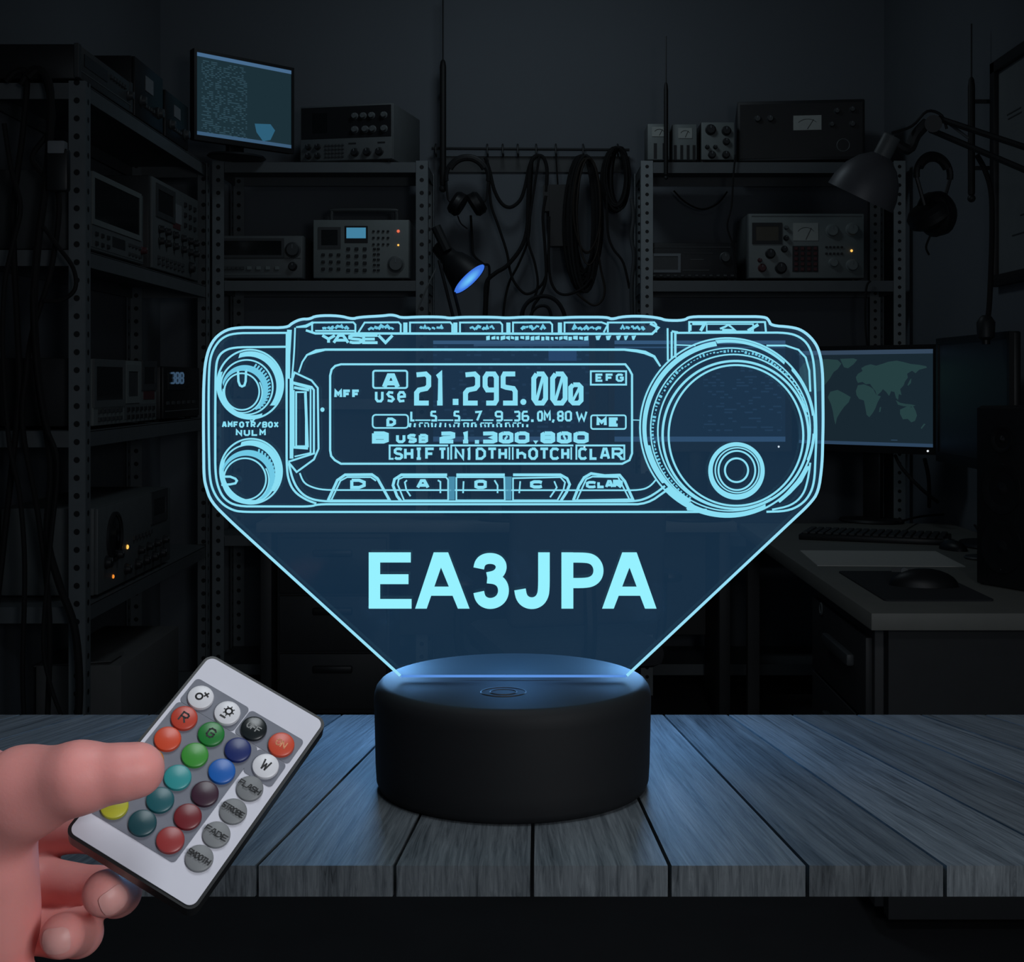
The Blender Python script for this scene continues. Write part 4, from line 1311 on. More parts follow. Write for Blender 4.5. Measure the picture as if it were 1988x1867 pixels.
# lit rim of the sheet and the slot line on the base
a = Art()
a.stroke(soften([(777, 1311)] + [(446, 1010), (410, 974), (400, 945), (396, 925), (395, 820), (395.5, 747), (399, 698), (411, 663), (433, 642.6), (459, 635.5), (558, 636)] +
         [(567, 627), (585, 619), (601, 619.5), (614, 612.5), (659, 612.5), (684, 619.5), (697, 615.5), (745, 613), (757, 611), (769, 612.5), (779, 617), (811, 615), (858, 615), (874, 618), (894, 615.5), (960, 615.5), (984, 617.5), (1020, 615), (1085, 617.5), (1110, 615.5), (1179, 615.5), (1187, 620), (1210, 614), (1250, 613.5),
          (1282, 617.5), (1292, 622), (1329, 622), (1338, 614.5), (1485, 614.5), (1493, 622), (1496.5, 632), (1536, 634.5), (1558, 641), (1579, 659.5), (1591, 682), (1597, 719), (1598, 820), (1596, 901), (1589, 954), (1573, 977), (1217, 1311)]), 5.2)
a.done('lit_rim', G_edge)
a = Art()
a.stroke([(779, 1312), (1216, 1312)], 4.5)
a.done('lit_slot_line', G_slot)

# frame lines of the etched radio
a = Art()
a.stroke(soften([(559, 646), (454, 646.5), (432, 655), (418, 671), (409, 691), (406, 716), (405, 770), (405.5, 860), (407, 927), (414, 954.5), (429.5, 977), (452, 990.5), (472, 993.5), (1362, 993.5)]), 4)
a.stroke(soften([(555, 673), (454, 674), (434, 681), (423, 693.5), (419, 714), (418, 790), (418, 916), (423, 945.5), (436, 970), (461, 982.7), (605, 983), (616, 978.5), (1256, 978.5), (1297, 949.5)]), 4)
a.stroke(soften([(557, 646), (556.5, 725), (556.6, 905), (560, 932), (571, 954.5), (594, 970), (614, 977)]), 4)
a.stroke(soften([(573, 636), (571, 690), (566.5, 737)]), 3)
a.stroke([(562, 640), (560, 690), (561, 735)], [9, 7, 4])
a.stroke(soften([(566, 734), (566, 890)]), 7)
a.stroke(soften([(561, 900), (567, 927.5), (578, 950), (596, 966), (624, 973), (1234, 973), (1256, 967), (1276, 955), (1291, 943)]), 4)
a.stroke([(580, 723), (587, 702.5), (596, 689), (614, 681.5), (632, 678.5), (1212, 678.5), (1236, 681), (1252, 684), (1270, 692), (1282, 711)], [3, 3, 3.5, 7, 4.5, 4.5, 6, 7, 5, 3.5])
a.stroke(soften([(582, 918), (589, 936.5), (605, 945.5), (628, 951), (1243, 951.5), (1262, 944.5), (1275, 929)]), 3)
a.stroke(soften([(1296, 637), (1296.5, 700)]), 3.5).stroke([(1304, 644), (1304, 695)], 4).stroke([(1311, 645), (1311, 694)], 4.5).stroke([(1304, 643), (1316, 645)], 4)
a.stroke(soften([(1313, 646), (1527, 645.5), (1552.5, 653), (1571, 670.6), (1580, 700.6), (1582.5, 751), (1585, 843.4), (1581, 935.6), (1571, 963), (1552.5, 981.6), (1527, 992), (1488, 993.2)]), 4)
a.stroke(soften([(1313, 669.5), (1350, 670.6)]), 2.5).stroke([(1488, 670.6), (1525, 670.6), (1550, 678.7), (1564, 693.7), (1571, 719), (1573, 760)], 3.5)
a.stroke(soften([(1573, 898), (1568.6, 931), (1559.4, 961), (1536, 981.6), (1499, 989)]), 3.5)
a.stroke(soften([(1227, 815), (1243, 815.5)]), 1.8)
a.done('etched_frame_line', G_line)

# clip at the display's side
a = Art()
a.stroke([(567, 738), (572, 723), (605, 738.5), (617, 753), (618.5, 871), (609.5, 891.5), (576, 916), (560, 897)], 3.6)
a.stroke([(565, 741), (605, 751), (609.5, 757), (609.5, 880), (560, 896)], 3.8)
a.stroke([(567, 744), (603, 754), (603, 879), (572, 886)], 3).rect(575, 761, 594, 866, 3.2).stroke([(593, 763), (597, 868)], 5).stroke([(571, 752), (600, 757)], 5).stroke([(570, 868), (598, 870)], 5)
a.stroke([(570, 757), (570, 868)], 4)
a.fill([(626 + 4 * math.cos(q), 795 + 4.4 * math.sin(q)) for q in np.linspace(0, 2 * PI, 13)[:-1]])
a.done('etched_side_clip', G_line)


def knob_art(co, ro, cm, rm, ci, ri, slot, seed):
    k = Art()
    k.ell(*co, *ro, 3.4).ring((co[0] + 1, co[1]), (ro[0] - 3, ro[1] - 3), (co[0] - 4, co[1] + 4), (ro[0] - 9, ro[1] - 9), -110, 40)
    k.ring((co[0], co[1] + 0), (ro[0], ro[1]), (co[0] + 3, co[1] - 3), (ro[0] - 4, ro[1] - 4), 70, 200)
    k.ell(*cm, *rm, 3.0)
    k.ell(*ci, *ri, 3.0).ell(ci[0] + 1.5, ci[1] + 1.5, ri[0] + 4, ri[1] + 4, 2.4, -30, 190, 40)
    k.stroke(slot, 4.2)
    ob = k.done('etched_knob', G_line)
    f = Art()
    f.ring((ci[0] + 6, ci[1] - 5), (ri[0] + 11, ri[1] + 11), (ci[0] + 2, ci[1] - 1), (ri[0] + 5, ri[1] + 4), -165, 60)
    for q_ in range(-66, 62, 8):
        c_, s_ = math.cos(R(q_)), math.sin(R(q_))
        f.stroke([(ci[0] + 6 + (ri[0] + 10) * c_, ci[1] - 5 + (ri[1] + 10) * s_), (cm[0] + (rm[0] - 4) * c_, cm[1] + (rm[1] - 4) * s_)], 3.2)
    f.done('knurled_rim', G_fill, None, ob)
    return ob


knob_art((485.8, 745.7), (64, 67), (479, 751.5), (50.6, 53), (469.5, 760), (34, 35.5), [(462, 716), (463, 740), (466, 748), (470, 750), (474.5, 748), (477, 740), (478, 716)], 1)
knob_art((487.5, 914.5), (60, 63), (483, 920), (54, 57), (475.6, 929.8), (41, 40.5), [(430, 925), (447, 925), (457, 929), (460, 933), (457, 938), (447, 940), (430, 941)], 2)
a = Art()
a.text('AMFOTR/BOX', 431, 818, 541, 830, 2.9, .18).text('NULM', 458, 833, 516, 846, 3.2, .25)
a.stroke([(484, 812), (490, 808), (495, 812), (490, 818), (486, 816)], 3)
a.done('etched_lettering', G_line)

# row of keys along the top edge
a = Art()
cells = [(606, 690), (696, 778), (796, 878), (893, 975), (996, 1072), (1096, 1172), (1180, 1274)]
a.stroke([(594, 641), (612, 647), (1266, 648), (1278, 636), (1262, 628)], 4.5).stroke([(575, 635), (594, 633), (608, 626)], [3, 6, 5])
rnd = random.Random(11)
for i, (u, v) in enumerate(cells):
    t_ = 5 if i not in (1, 5) else 12
    a.stroke([(u, 645), (u + (t_ if i == 1 else 0), 626), (v - 4, 625.5), (v + (8 if i == 5 else 0), 630), (v, 645)], 3.4)
    if i in (2, 3, 4, 5):
        a.stroke([(u - 9, 626), (u - 9, 646)], 8)
a.stroke([(612, 642), (690, 642)], 3)
a.done('etched_top_key', G_line)
a = Art()
for i, (u, v) in enumerate(cells):
    m_ = (u + v) / 2
    x = m_ - 22
    while x < m_ + 22:
        wd = rnd.uniform(5, 11)
        a.stroke([(x, rnd.uniform(634, 640)), (x + wd * .5, rnd.uniform(632, 637)), (x + wd, rnd.uniform(634, 641))], rnd.uniform(3.5, 6))
        x += wd + rnd.uniform(0, 3)
a.done('etched_key_mark', G_fill)
a = Art()
for i, (ch, u, v) in enumerate((('Y', 626, 650), ('A', 648, 676), ('S', 679, 703), ('E', 706, 733), ('V', 735, 762))):
    a.glyph(ch, u, 651, v, 665, 5.4)
x = 944
while x < 1136:
    wd = rnd.uniform(4, 9)
    a.fill([(x, rnd.uniform(652, 654)), (x + wd, rnd.uniform(651, 654)), (x + wd, rnd.uniform(658, 661)), (x, rnd.uniform(657, 661))])
    x += wd + rnd.uniform(1.5, 3.5)
for x, wd in ((1156, 11), (1176, 11), (1196, 10), (1211, 9), (1226, 9)):
    a.fill([(x, 652), (x + wd, 651), (x + wd - 4, 660), (x + 2, 660)])
a.done('etched_top_lettering', G_line)
a = Art()
a.stroke([(1338, 645), (1338, 625), (1485, 625), (1487, 645)], 3.6).stroke([(1344, 628), (1368, 628), (1360, 642)], 6).stroke([(1452, 642), (1472, 630)], 6).stroke([(1340, 630), (1340, 642)], 5).rect(1372, 629, 1462, 643, 2.6)
a.stroke([(1398, 638), (1408, 634), (1414, 630), (1426, 640), (1402, 640)], 4)
a.done('etched_corner_key', G_line)

# the big tuning dial
a = Art()
a.ell(1412, 829.6, 169.5, 173.5, 3.4, n=110)
a.ring((1412, 829.6), (165, 169), (1414, 832), (159, 162), 140, 262, 60)
a.ring((1412, 829.6), (167, 171), (1415, 829), (160, 164), 262, 312, 40)
a.ell(1418, 833.5, 155, 158, 2.6, n=110).ell(1424, 837.6, 147, 149.7, 3.0, 60, 345, 80)
a.ell(1428, 844, 141.7, 143.4, 4.6, n=110).ell(1428.7, 845, 130.7, 136.5, 3.8, n=110)
a.ring((1412, 829.6), (168, 172), (1417, 830), (161, 165), 318, 352, 30)
a.ring((1412, 829.6), (169, 173), (1418, 830), (162, 166), 355, 363, 12).ring((1412, 829.6), (169, 173), (1416, 830), (162, 166), 4, 22, 20)
a.stroke([(1570, 905), (1553, 932), (1532, 955), (1512, 974)], [4, 9, 8, 5])
a.ring((1412, 829.6), (169, 173), (1415, 829), (162, 166), 64, 136, 40)
a.ring((1412, 829.6), (161, 165), (1416, 831), (157, 160), 118, 168, 30)
dial = a.done('etched_tuning_dial', G_line)
a = Art()
for q in np.arange(122, 316, 2.6):
    r0, r1 = 148.5 + rnd.uniform(0, 3), 156 - rnd.uniform(0, 4)
    c_, s_ = math.cos(R(q)), math.sin(R(q))
    a.stroke([(1420 + r0 * c_, 835 + r0 * s_ * 1.015), (1420 + r1 * c_, 835 + r1 * s_ * 1.015)], rnd.uniform(2.2, 5.2))
for q in np.arange(318, 352, 3.3):
    c_, s_ = math.cos(R(q)), math.sin(R(q))
    r0, r1 = 152 + rnd.uniform(0, 2), 158
    a.stroke([(1414 + r0 * c_, 832 + r0 * s_ * 1.02), (1414 + r1 * c_, 832 + r1 * s_ * 1.02)], rnd.uniform(1.8, 4))
a.done('knurled_rim', G_fill, None, dial)
a = Art()
a.ring((1429.7, 914), (54.7, 55.8), (1430, 912.5), (46.5, 46.5)).ell(1431, 912.5, 42.5, 43.5, 2.6).ell(1430.5, 913, 35.7, 38, 3.4).ell(1429.8, 912.5, 22.5, 23, 3.6)
a.done('etched_finger_hole', G_line, None, dial)
a = Art()
a.fill([(1332, 988), (1340, 974), (1352, 983), (1372, 991), (1350, 989)])
a.stroke([(1334, 988), (1372, 990)], 5)
a.done('etched_notch', G_line)

# display
a = Art()
a.stroke(rrect(641, 707, 1227, 900, 21, 5)[:0] + [(662, 707), (1214, 707), (1221, 716), (1227, 727), (1227, 880), (1222, 893), (1208, 900), (662, 900), (650, 893), (643, 885), (641, 874), (641, 729), (644, 717), (651, 710)], 4, True)
a.rect(724.5, 719.5, 790.5, 753, 3.6, 4).rect(723.5, 805, 792.5, 830.5, 3.0, 6).rect(1147, 720.5, 1215.5, 746.5, 3.4).rect(1147.5, 806, 1215, 832.5, 3.0, 4)
a.text('MFF', 649, 756, 699, 773, 5, .14)
a.glyph('A', 746, 729, 772, 751, 9).text('use', 728, 758, 788, 781, 4.8, .3)
a.glyph('D', 753, 813, 766, 825, 5.5).stroke([(752, 812), (764, 814)], 3)
big = 9.5
for ch, u, v in (('2', 804, 837), ('1', 844, 864), ('2', 899, 932), ('9', 937, 968.5), ('5', 972, 1005)):
    a.glyph(ch, u + big / 2, 721 + big / 2, v - big / 2, 787 - big / 2, big)
for u, v in ((1031.5, 1064), (1068, 1102)):
    a.glyph('0', u + big / 2, 721 + big / 2, v - big / 2, 787 - big / 2, big)
    a.stroke([(v - big, 730), (u + big, 780)], 6)
a.glyph('0', 1103 + big / 2, 742 + big / 2, 1133 - big / 2, 787 - big / 2, 9).stroke([(1125, 752), (1111, 780)], 5)
a.fill([(879, 774), (890, 774), (890, 786), (879, 786)]).fill([(1016 + 6 * math.cos(q), 780 + 6 * math.sin(q)) for q in np.linspace(0, 2 * PI, 11)[:-1]])
a.text('EFG', 1156, 725, 1211, 741, 4.2, .28).text('ME', 1158, 810, 1202, 828, 6, .2)
for ch, u, v in (('L', 797, 806), ('5', 836, 848), ('5', 881, 893), ('7', 921, 935), ('9', 961, 976), ('3', 997, 1010), ('6', 1013, 1027), ('o', 1043, 1054), ('M', 1056, 1069), ('8', 1082, 1094), ('0', 1097, 1110), ('W', 1118, 1140)):
    a.glyph(ch, u + 1.5, 799, v - 1.5, 816, 4)
for u, v in ((806, 836), (850, 880), (895, 918), (938, 958), (978, 995)):
    a.stroke([(u, 815.5), (v, 815.5)], 2.6)
a.stroke([(1075, 814), (1073, 820)], 4).fill([(1031, 814), (1036, 814), (1036, 819), (1031, 819)])
x = 797
while x < 1026:
    a.stroke([(x, rnd.uniform(820, 824)), (x + rnd.uniform(-2, 2), 829)], rnd.uniform(2.5, 4.2))
    if rnd.random() < .4:
        a.stroke([(x, 821), (x + 7, 821)], 2.4)
    x += rnd.uniform(6.5, 10)
a.glyph('B', 726, 841, 751, 857, 7.5).text('USB', 769, 842, 831, 860, 5.4, .22)
for ch, u, v in (('2', 853, 884), ('1', 895, 913), ('3', 934, 966), ('0', 968, 997), ('0', 999, 1028), ('8', 1049, 1078), ('0', 1081, 1110), ('0', 1113, 1143)):
    a.glyph(ch, u + 4, 841, v - 4, 857, 7.4)
a.fill([(922, 854), (930, 854), (930, 861), (922, 861)]).fill([(1035, 855), (1045, 855), (1040, 862)])
a.stroke([(985, 846), (980, 853)], 4).stroke([(1094, 845), (1098, 853)], 4)
a.stroke([(870, 864.5), (756.5, 864.5), (756.5, 890.5), (764, 890.5)], 3.4).stroke([(870, 868), (870, 892)], 3.4).stroke([(876, 892), (876, 864.5), (1113, 864.5)], 3.4).stroke([(1119, 892), (1119, 864.5), (1212, 864.5), (1212, 891), (1204, 891)], 3.4)
for ch, u, v in (('S', 765, 782), ('H', 785, 802), ('I', 807, 819), ('F', 826, 844), ('T', 851, 867), ('N', 883, 901), ('1', 906, 915), ('D', 924, 943), ('T', 946, 965), ('H', 968, 984), ('h', 1003, 1021), ('O', 1026, 1044), ('T', 1047, 1066), ('C', 1068, 1086), ('H', 1090, 1105), ('C', 1123, 1140), ('L', 1145, 1160), ('A', 1165, 1184), ('R', 1188, 1209)):
    a.glyph(ch, u + 2, 871, v - 2, 890, 5)
for x in (989, 995.5, 1109):
    a.stroke([(x, 868), (x, 892)], 3)
a.done('etched_display', G_line)

# soft keys under the display
def soft_key(out, glyphs, extra=()):
    k = Art()
    k.stroke(out, 5.2)
    for g in glyphs:
        k.glyph(*g)
    for e in extra:
        k.stroke(e, 3)
    k.done('etched_soft_key', G_line)


soft_key([(637, 971), (655, 932), (670, 921.5), (722, 921), (733, 928.7), (757, 972), (637, 972)], [('D', 683, 932, 707, 946, 6)], [[(643, 971), (661, 933), (674, 926), (720, 926), (730, 933)]])
soft_key([(779, 973), (771, 963), (763, 942), (766, 930), (779, 921.5), (868, 921.5)], [('A', 811, 933, 831, 946, 6)], [[(785, 972), (772, 940), (774, 930), (783, 926), (866, 926), (870, 931), (870, 971), (786, 971)], [(790, 932), (786, 936), (789, 951), (797, 963)], [(850, 932), (855, 935), (855, 957)]])
soft_key([(886, 921.5), (980, 921.5)], [('0', 924, 934, 942, 946, 6)], [[(886, 926), (979, 926), (980, 971), (886, 971), (886, 926)], [(900, 934), (899, 957)], [(960, 932), (966, 942), (966, 957)]])
soft_key([(996, 921.5), (1088, 921.5), (1101, 928.7), (1106, 940), (1100, 955), (1089, 972)], [('C', 1032, 935, 1052, 945, 6)], [[(996, 971), (996, 928), (1088, 926), (1097, 936), (1094, 950), (1082, 971), (996, 971)], [(1010, 934), (1008, 957)], [(1076, 934), (1081, 946), (1068, 965)]])
soft_key([(1113, 971), (1124.5, 942), (1134, 926.8), (1147.5, 919), (1174, 923), (1203, 922), (1213, 934), (1229, 970), (1113, 972)], [('C', 1140, 936, 1156, 945, 5), ('L', 1162, 936, 1172, 945, 5), ('A', 1177, 934, 1189, 945, 5), ('R', 1193, 934, 1206, 945, 6)], [[(1120, 970), (1138, 930), (1150, 925), (1200, 926), (1222, 969)]])
a = Art()
for x in (877, 987):
    a.fill([(x - 6.5, 925), (x + 6.5, 925), (x + 6, 970), (x - 6, 970)])
a.done('etched_key_divider', G_dim)

# the call sign
a = Art()
a.fill([(716, 1072), (797.5, 1072), (797.5, 1091.5), (738, 1091.5), (738, 1114.5), (793, 1114.5), (793, 1133.5), (738, 1133.5), (738, 1162.5), (799, 1162.5), (799, 1181), (716, 1181)])
for o_, ap_ in ((806, 856), (1169, 1222)):
    wl_ = 105.5
    lx, rx = o_, o_ + wl_
    a.fill([(lx, 1181), (ap_ - 14, 1072), (ap_ + 14, 1072), (ap_ + 2, 1096), (lx + 22.5, 1181)])
    a.fill([(ap_ - 2, 1096), (ap_ + 2, 1080), (ap_ + 14, 1072), (rx, 1181), (rx - 22.5, 1181)])
    a.fill([(ap_ - 22, 1138.5), (ap_ + 22, 1138.5), (ap_ + 29, 1156), (ap_ - 29, 1156)])
a.stroke(soften([(929.5, 1103), (931.5, 1093), (939, 1085.5), (952, 1083), (965, 1086), (972, 1093.5), (973.5, 1102), (970, 1111), (961, 1118), (946, 1121)]), 21)
a.stroke(soften([(946, 1121.5), (962, 1123), (973, 1130), (978, 1142), (976.5, 1156), (968, 1167), (953.5, 1172), (940, 1169), (932, 1160.5), (929.5, 1149)]), 21)
a.stroke(soften([(1056, 1072), (1056, 1145), (1053, 1158), (1045.5, 1167.5), (1033, 1171.5), (1020, 1168), (1012, 1158.5), (1009.5, 1144)]), 22.5)
a.fill([(1090, 1072), (1113, 1072), (1113, 1181), (1090, 1181)])
a.stroke(soften([(1105, 1082), (1136, 1082), (1150, 1085), (1159, 1094), (1162.5, 1106), (1160, 1119), (1151, 1128), (1137, 1131.5), (1105, 1131.5)]), 19.5)
a.done('etched_call_sign', G_name, 'solid pale cyan block letters')

# dim blue digits of the clock radio on the shelving
G_digit = glow('dim_blue_digit', lin((52, 74, 96)), 1.0)
cscr = [c for c in clk.children if c.name.startswith('screen')][0]
for i, ch in enumerate('388'):
    db = MB()
    for st_ in GL[ch]:
        db.tube([(-.165 + .062 * i + .042 * u, -.0135, .168 - .036 * v) for u, v in st_], .0035, 5)
    db.build('digit', G_digit, cscr)
# ------------------------------------------------------------------ remote control in the hand
RC = np.array([[0.87587898, -0.44298444, -0.19131334], [0.4486399, 0.60165305, 0.66085993], [-0.17764641, -0.66466412, 0.72571575]])
tr_ = np.array([-0.11405132, 0.13625698, 0.4822725])
c2w = np.array([[1, 0, 0], [0, 0, 1], [0, -1, 0]])
Wm = c2w @ RC @ np.diag([1, -1, -1])
org = c2w @ tr_ + np.array([0, 0, HC])
RM = Matrix([list(Wm[i]) + [org[i]] for i in range(3)] + [[0, 0, 0, 1]])
rem = thing('remote_control', 'slim white-faced remote with coloured round buttons, held in the hand', 'remote control')
rem.matrix_world = RM
RW, RL = .049375, .079
M_rface = mat('white_remote_face', (.66, .66, .74), .45, var=.03, scale=120)
M_rside = mat('black_remote_body', (.012, .013, .014), .35, var=.1)
MB(Matrix.Translation((0, 0, -.0062))).prism(rrect(-RW / 2 - .0011, -RL / 2 - .0011, RW / 2 + .0011, RL / 2 + .0011, .0036, 6), Matrix(), .0060).build('body', M_rside, rem)
MB(Matrix.Translation((0, 0, -.0003))).prism(rrect(-RW / 2, -RL / 2, RW / 2, RL / 2, .0028, 6), Matrix(), .0005).build('face_plate', M_rface, rem, False)
M_rgrey = mat('grey_button_field', (.16, .17, .21), .5, var=.15, scale=160)
fld = MB(Matrix.Translation((0, 0, .0001)))
def mmr(x0, y0, x1, y1, r=1.5):
    fld.prism([(x / 1000, -y / 1000) for x, y in rrect(x0, y0, x1, y1, r, 4)], Matrix(), .0004)
mmr(-23.2, -29.6, -.3, -18.6)
mmr(.2, -29.4, 23, -18.7)
mmr(-23.2, -18.5, 11.0, 30.6)
mmr(11.0, -18.5, 22.8, -8.2)
fld.build('button_field', M_rgrey, rem, False)
bw_ = mat('white_button', (.74, .74, .78), .35, var=.04)
BC = {
    (0, 0): bw_, (1, 0): bw_, (2, 0): mat('black_button', (.012, .016, .018), .25, var=.1), (3, 0): mat('red_orange_button', (.62, .075, .035), .35, var=.1),
    (0, 1): mat('red_button', (.52, .055, .03), .35, var=.1), (1, 1): mat('green_button', (.015, .20, .035), .35, var=.1), (2, 1): mat('navy_button', (.012, .025, .14), .35, var=.1), (3, 1): bw_,
    (0, 2): mat('orange_button', (.66, .075, .028), .35, var=.1), (1, 2): mat('leaf_green_button', (.05, .30, .04), .35, var=.1), (2, 2): mat('blue_button', (.012, .12, .46), .35, var=.1),
    (0, 3): mat('amber_button', (.6, .2, .02), .35, var=.1), (1, 3): mat('turquoise_button', (.03, .29, .30), .35, var=.1), (2, 3): mat('plum_button', (.045, .016, .032), .35, var=.1),
    (0, 4): mat('gold_button', (.6, .35, .03), .35, var=.1), (1, 4): mat('teal_button', (.01, .10, .12), .35, var=.1), (2, 4): mat('crimson_button', (.17, .016, .022), .35, var=.1),
    (0, 5): mat('yellow_button', (.48, .47, .035), .35, var=.1), (1, 5): mat('deep_teal_button', (.008, .06, .075), .35, var=.1), (2, 5): mat('brick_red_button', (.31, .036, .036), .35, var=.1),
}
bg_ = mat('grey_button', (.20, .21, .22), .5, var=.15)
for k in (2, 3, 4, 5):
    BC[(3, k)] = bg_
M_ink = mat('dark_print', (.02, .02, .022), .6)
M_inkl = mat('pale_print', (.30, .31, .31), .6)
colx, rowy = (-17.3, -5.85, 5.4, 17.0), (-23.4, -13.65, -4.1, 5.7, 15.4, 25.0)
prof = [(.0047, 0), (.0047, .0011), (.0045, .0016), (.0038, .0019), (.0, .0020)]


def mark(parent, x, y, kind, m):
    """Printed mark on a button top; small strokes in the plane of the remote."""
    b = MB(Matrix.Translation((x / 1000, -y / 1000, .00214)))
    def sk(pts, w=.55):
        for (p, q) in zip(pts, pts[1:]):
            p, q = Vector(p), Vector(q)
            d = (q - p)
            n_ = Vector((-d.y, d.x)).normalized() * w / 2
            e_ = d.normalized() * w / 2
            b.poly([((p - e_ + n_).x / 1000, -(p - e_ + n_).y / 1000, 0), ((q + e_ + n_).x / 1000, -(q + e_ + n_).y / 1000, 0), ((q + e_ - n_).x / 1000, -(q + e_ - n_).y / 1000, 0), ((p - e_ - n_).x / 1000, -(p - e_ - n_).y / 1000, 0)])
    def word(s, h, w, st):
        n = len(s)
        cw = w / (n * 1.28 - .28)
        for i, ch in enumerate(s):
            for g in GL.get(ch, []):
                sk([(-w / 2 + i * cw * 1.28 + cw * u, -h / 2 + h * v) for u, v in g], st)
    if kind == 'sun':
        sk([(1.15 * math.cos(q) - .4, 1.15 * math.sin(q) + .3) for q in np.linspace(0, 2 * PI, 17)], .6)
        sk([(.6, -1.9), (2.2, -1.2)], .6)
        sk([(1.7, -2.3), (1.1, -.8)], .6)
    elif kind == 'sundown':
        sk([(1.15 * math.cos(q) + .3, 1.15 * math.sin(q) - .5) for q in np.linspace(0, 2 * PI, 17)], .6)
        for q in np.linspace(0, 2 * PI, 9)[:-1]:
            sk([(1.5 * math.cos(q) + .3, 1.5 * math.sin(q) - .5), (1.9 * math.cos(q) + .3, 1.9 * math.sin(q) - .5)], .4)
        sk([(-1.2, 2.3), (.4, 2.3)], .7)
    else:
        h, w, st = {1: (3.2, 2.4, .6), 2: (2.2, 3.6, .45), 3: (2.0, 5.0, .42)}.get(len(kind), (1.7, 8.2, .36))
        word(kind, h, w, st)
    b.build('printed_mark', m, parent, False)


names = {(0, 0): 'sun', (1, 0): 'sundown', (2, 0): 'OFF', (3, 0): 'ON', (0, 1): 'R', (1, 1): 'G', (3, 1): 'W', (3, 2): 'FLASH', (3, 3): 'STROBE', (3, 4): 'FADE', (3, 5): 'SMOOTH'}
lab = {bw_.name: None}
for (i, j), m in BC.items():
    flat = (i == 3 and j >= 2)
    x, y = colx[i], rowy[j]
    mb = MB(Matrix.Translation((x / 1000, -y / 1000, .0001 if not flat else -.0004)))
    mb.lathe(prof, 32, cap1=False)
    bt = mb.build('button', m, rem)
    bt['label'] = m.name.replace('_', ' ')
    if (i, j) in names:
        mark(bt, x, y, names[(i, j)], M_inkl if (i, j) == (2, 0) else (mat('pale_orange_print', (.75, .30, .14), .5) if (i, j) == (3, 0) else M_ink))


# ------------------------------------------------------------------ hand: one smooth skin grown from blended tapered limbs
def cone(Pn, a, b, ra, rb):
    a, b = np.asarray(a), np.asarray(b)
    d = b - a
    t = np.clip(((Pn - a) @ d) / (d @ d), 0, 1)
    return np.linalg.norm(Pn - a - t[..., None] * d, axis=-1) - (ra + (rb - ra) * t)


def smin(a, b, k):
    h = np.clip(.5 + .5 * (b - a) / k, 0, 1)
    return b + (a - b) * h - k * h * (1 - h)


def surface_nets(F, lo, st):
    """Naive surface nets on a scalar grid (negative inside)."""
    nx, ny, nz = F.shape
    S = F < 0
    c = np.zeros((nx - 1, ny - 1, nz - 1), int)
    for i in (0, 1):
        for j in (0, 1):
            for k in (0, 1):
                c += S[i:nx - 1 + i, j:ny - 1 + j, k:nz - 1 + k]
    act = (c > 0) & (c < 8)
    idx = -np.ones(act.shape, int)
    I = np.argwhere(act)
    idx[act] = np.arange(len(I))
    acc = np.zeros((len(I), 3))
    cnt = np.zeros(len(I))
    corners = [(i, j, k) for i in (0, 1) for j in (0, 1) for k in (0, 1)]
    for a in corners:
        for ax in range(3):
            if a[ax]:
                continue
            b = list(a)
            b[ax] = 1
            fa = F[I[:, 0] + a[0], I[:, 1] + a[1], I[:, 2] + a[2]]
            fb = F[I[:, 0] + b[0], I[:, 1] + b[1], I[:, 2] + b[2]]
            m = (fa < 0) != (fb < 0)
            t = np.where(m, fa / np.where(m, fa - fb, 1), 0)
            p = np.array(a, float) + t[:, None] * (np.array(b) - np.array(a))
            acc[m] += p[m]
            cnt[m] += 1
    V = (I + acc / cnt[:, None]) * st + lo
    faces = []
    for ax in range(3):
        u, v = [(1, 2), (2, 0), (0, 1)][ax]
        sl0 = [slice(1, -1)] * 3
        sl1 = [slice(1, -1)] * 3
        sl0[ax] = slice(0, -1)
        sl1[ax] = slice(1, None)
        A, B = S[tuple(sl0)], S[tuple(sl1)]
        E = np.argwhere(A != B)
        off = np.ones(3, int)
        off[ax] = 0
        G = E + off
        fl = A[E[:, 0], E[:, 1], E[:, 2]]
        q = []
        for du, dv in ((0, 0), (-1, 0), (-1, -1), (0, -1)):
            H = G.copy()
            H[:, u] += du
            H[:, v] += dv
            q.append(idx[H[:, 0], H[:, 1], H[:, 2]])
        q = np.stack(q, 1)
        q[~fl] = q[~fl][:, ::-1]
        faces.append(q)
    return V, np.concatenate(faces)


def hp(px, py, Y):
    return np.array(at(px, py, Y))


def rr(px, Y=.48):
    return px * Y / FPX


# joints (picture column, row, distance)
limbs = {
    'thumb': ([(-60, 1600, .474), (50, 1538, .459), (155, 1509, .450), (262, 1497, .4515)], [84, 82, 62, 47], .004),
    'thumb_tip': ([(235, 1499, .4500), (268, 1492, .4520)], [49, 45], .003),
    'index': ([(-70, 1620, .505), (60, 1612, .530), (190, 1606, .537), (290, 1580, .528)], [60, 56, 50, 40], .004),
    'middle': ([(-70, 1700, .502), (70, 1706, .524), (190, 1728, .516), (226, 1731, .492), (205, 1734, .470)], [52, 48, 46, 46, 44], .003),
    'ring': ([(-90, 1780, .500), (20, 1805, .514), (120, 1812, .512), (152, 1810, .490), (122, 1816, .468)], [52, 48, 46, 45, 42], .003),
    'pinky': ([(-110, 1860, .49), (-30, 1905, .500), (60, 1920, .498), (90, 1915, .480), (60, 1915, .466)], [46, 42, 41, 40, 36], .003),
}
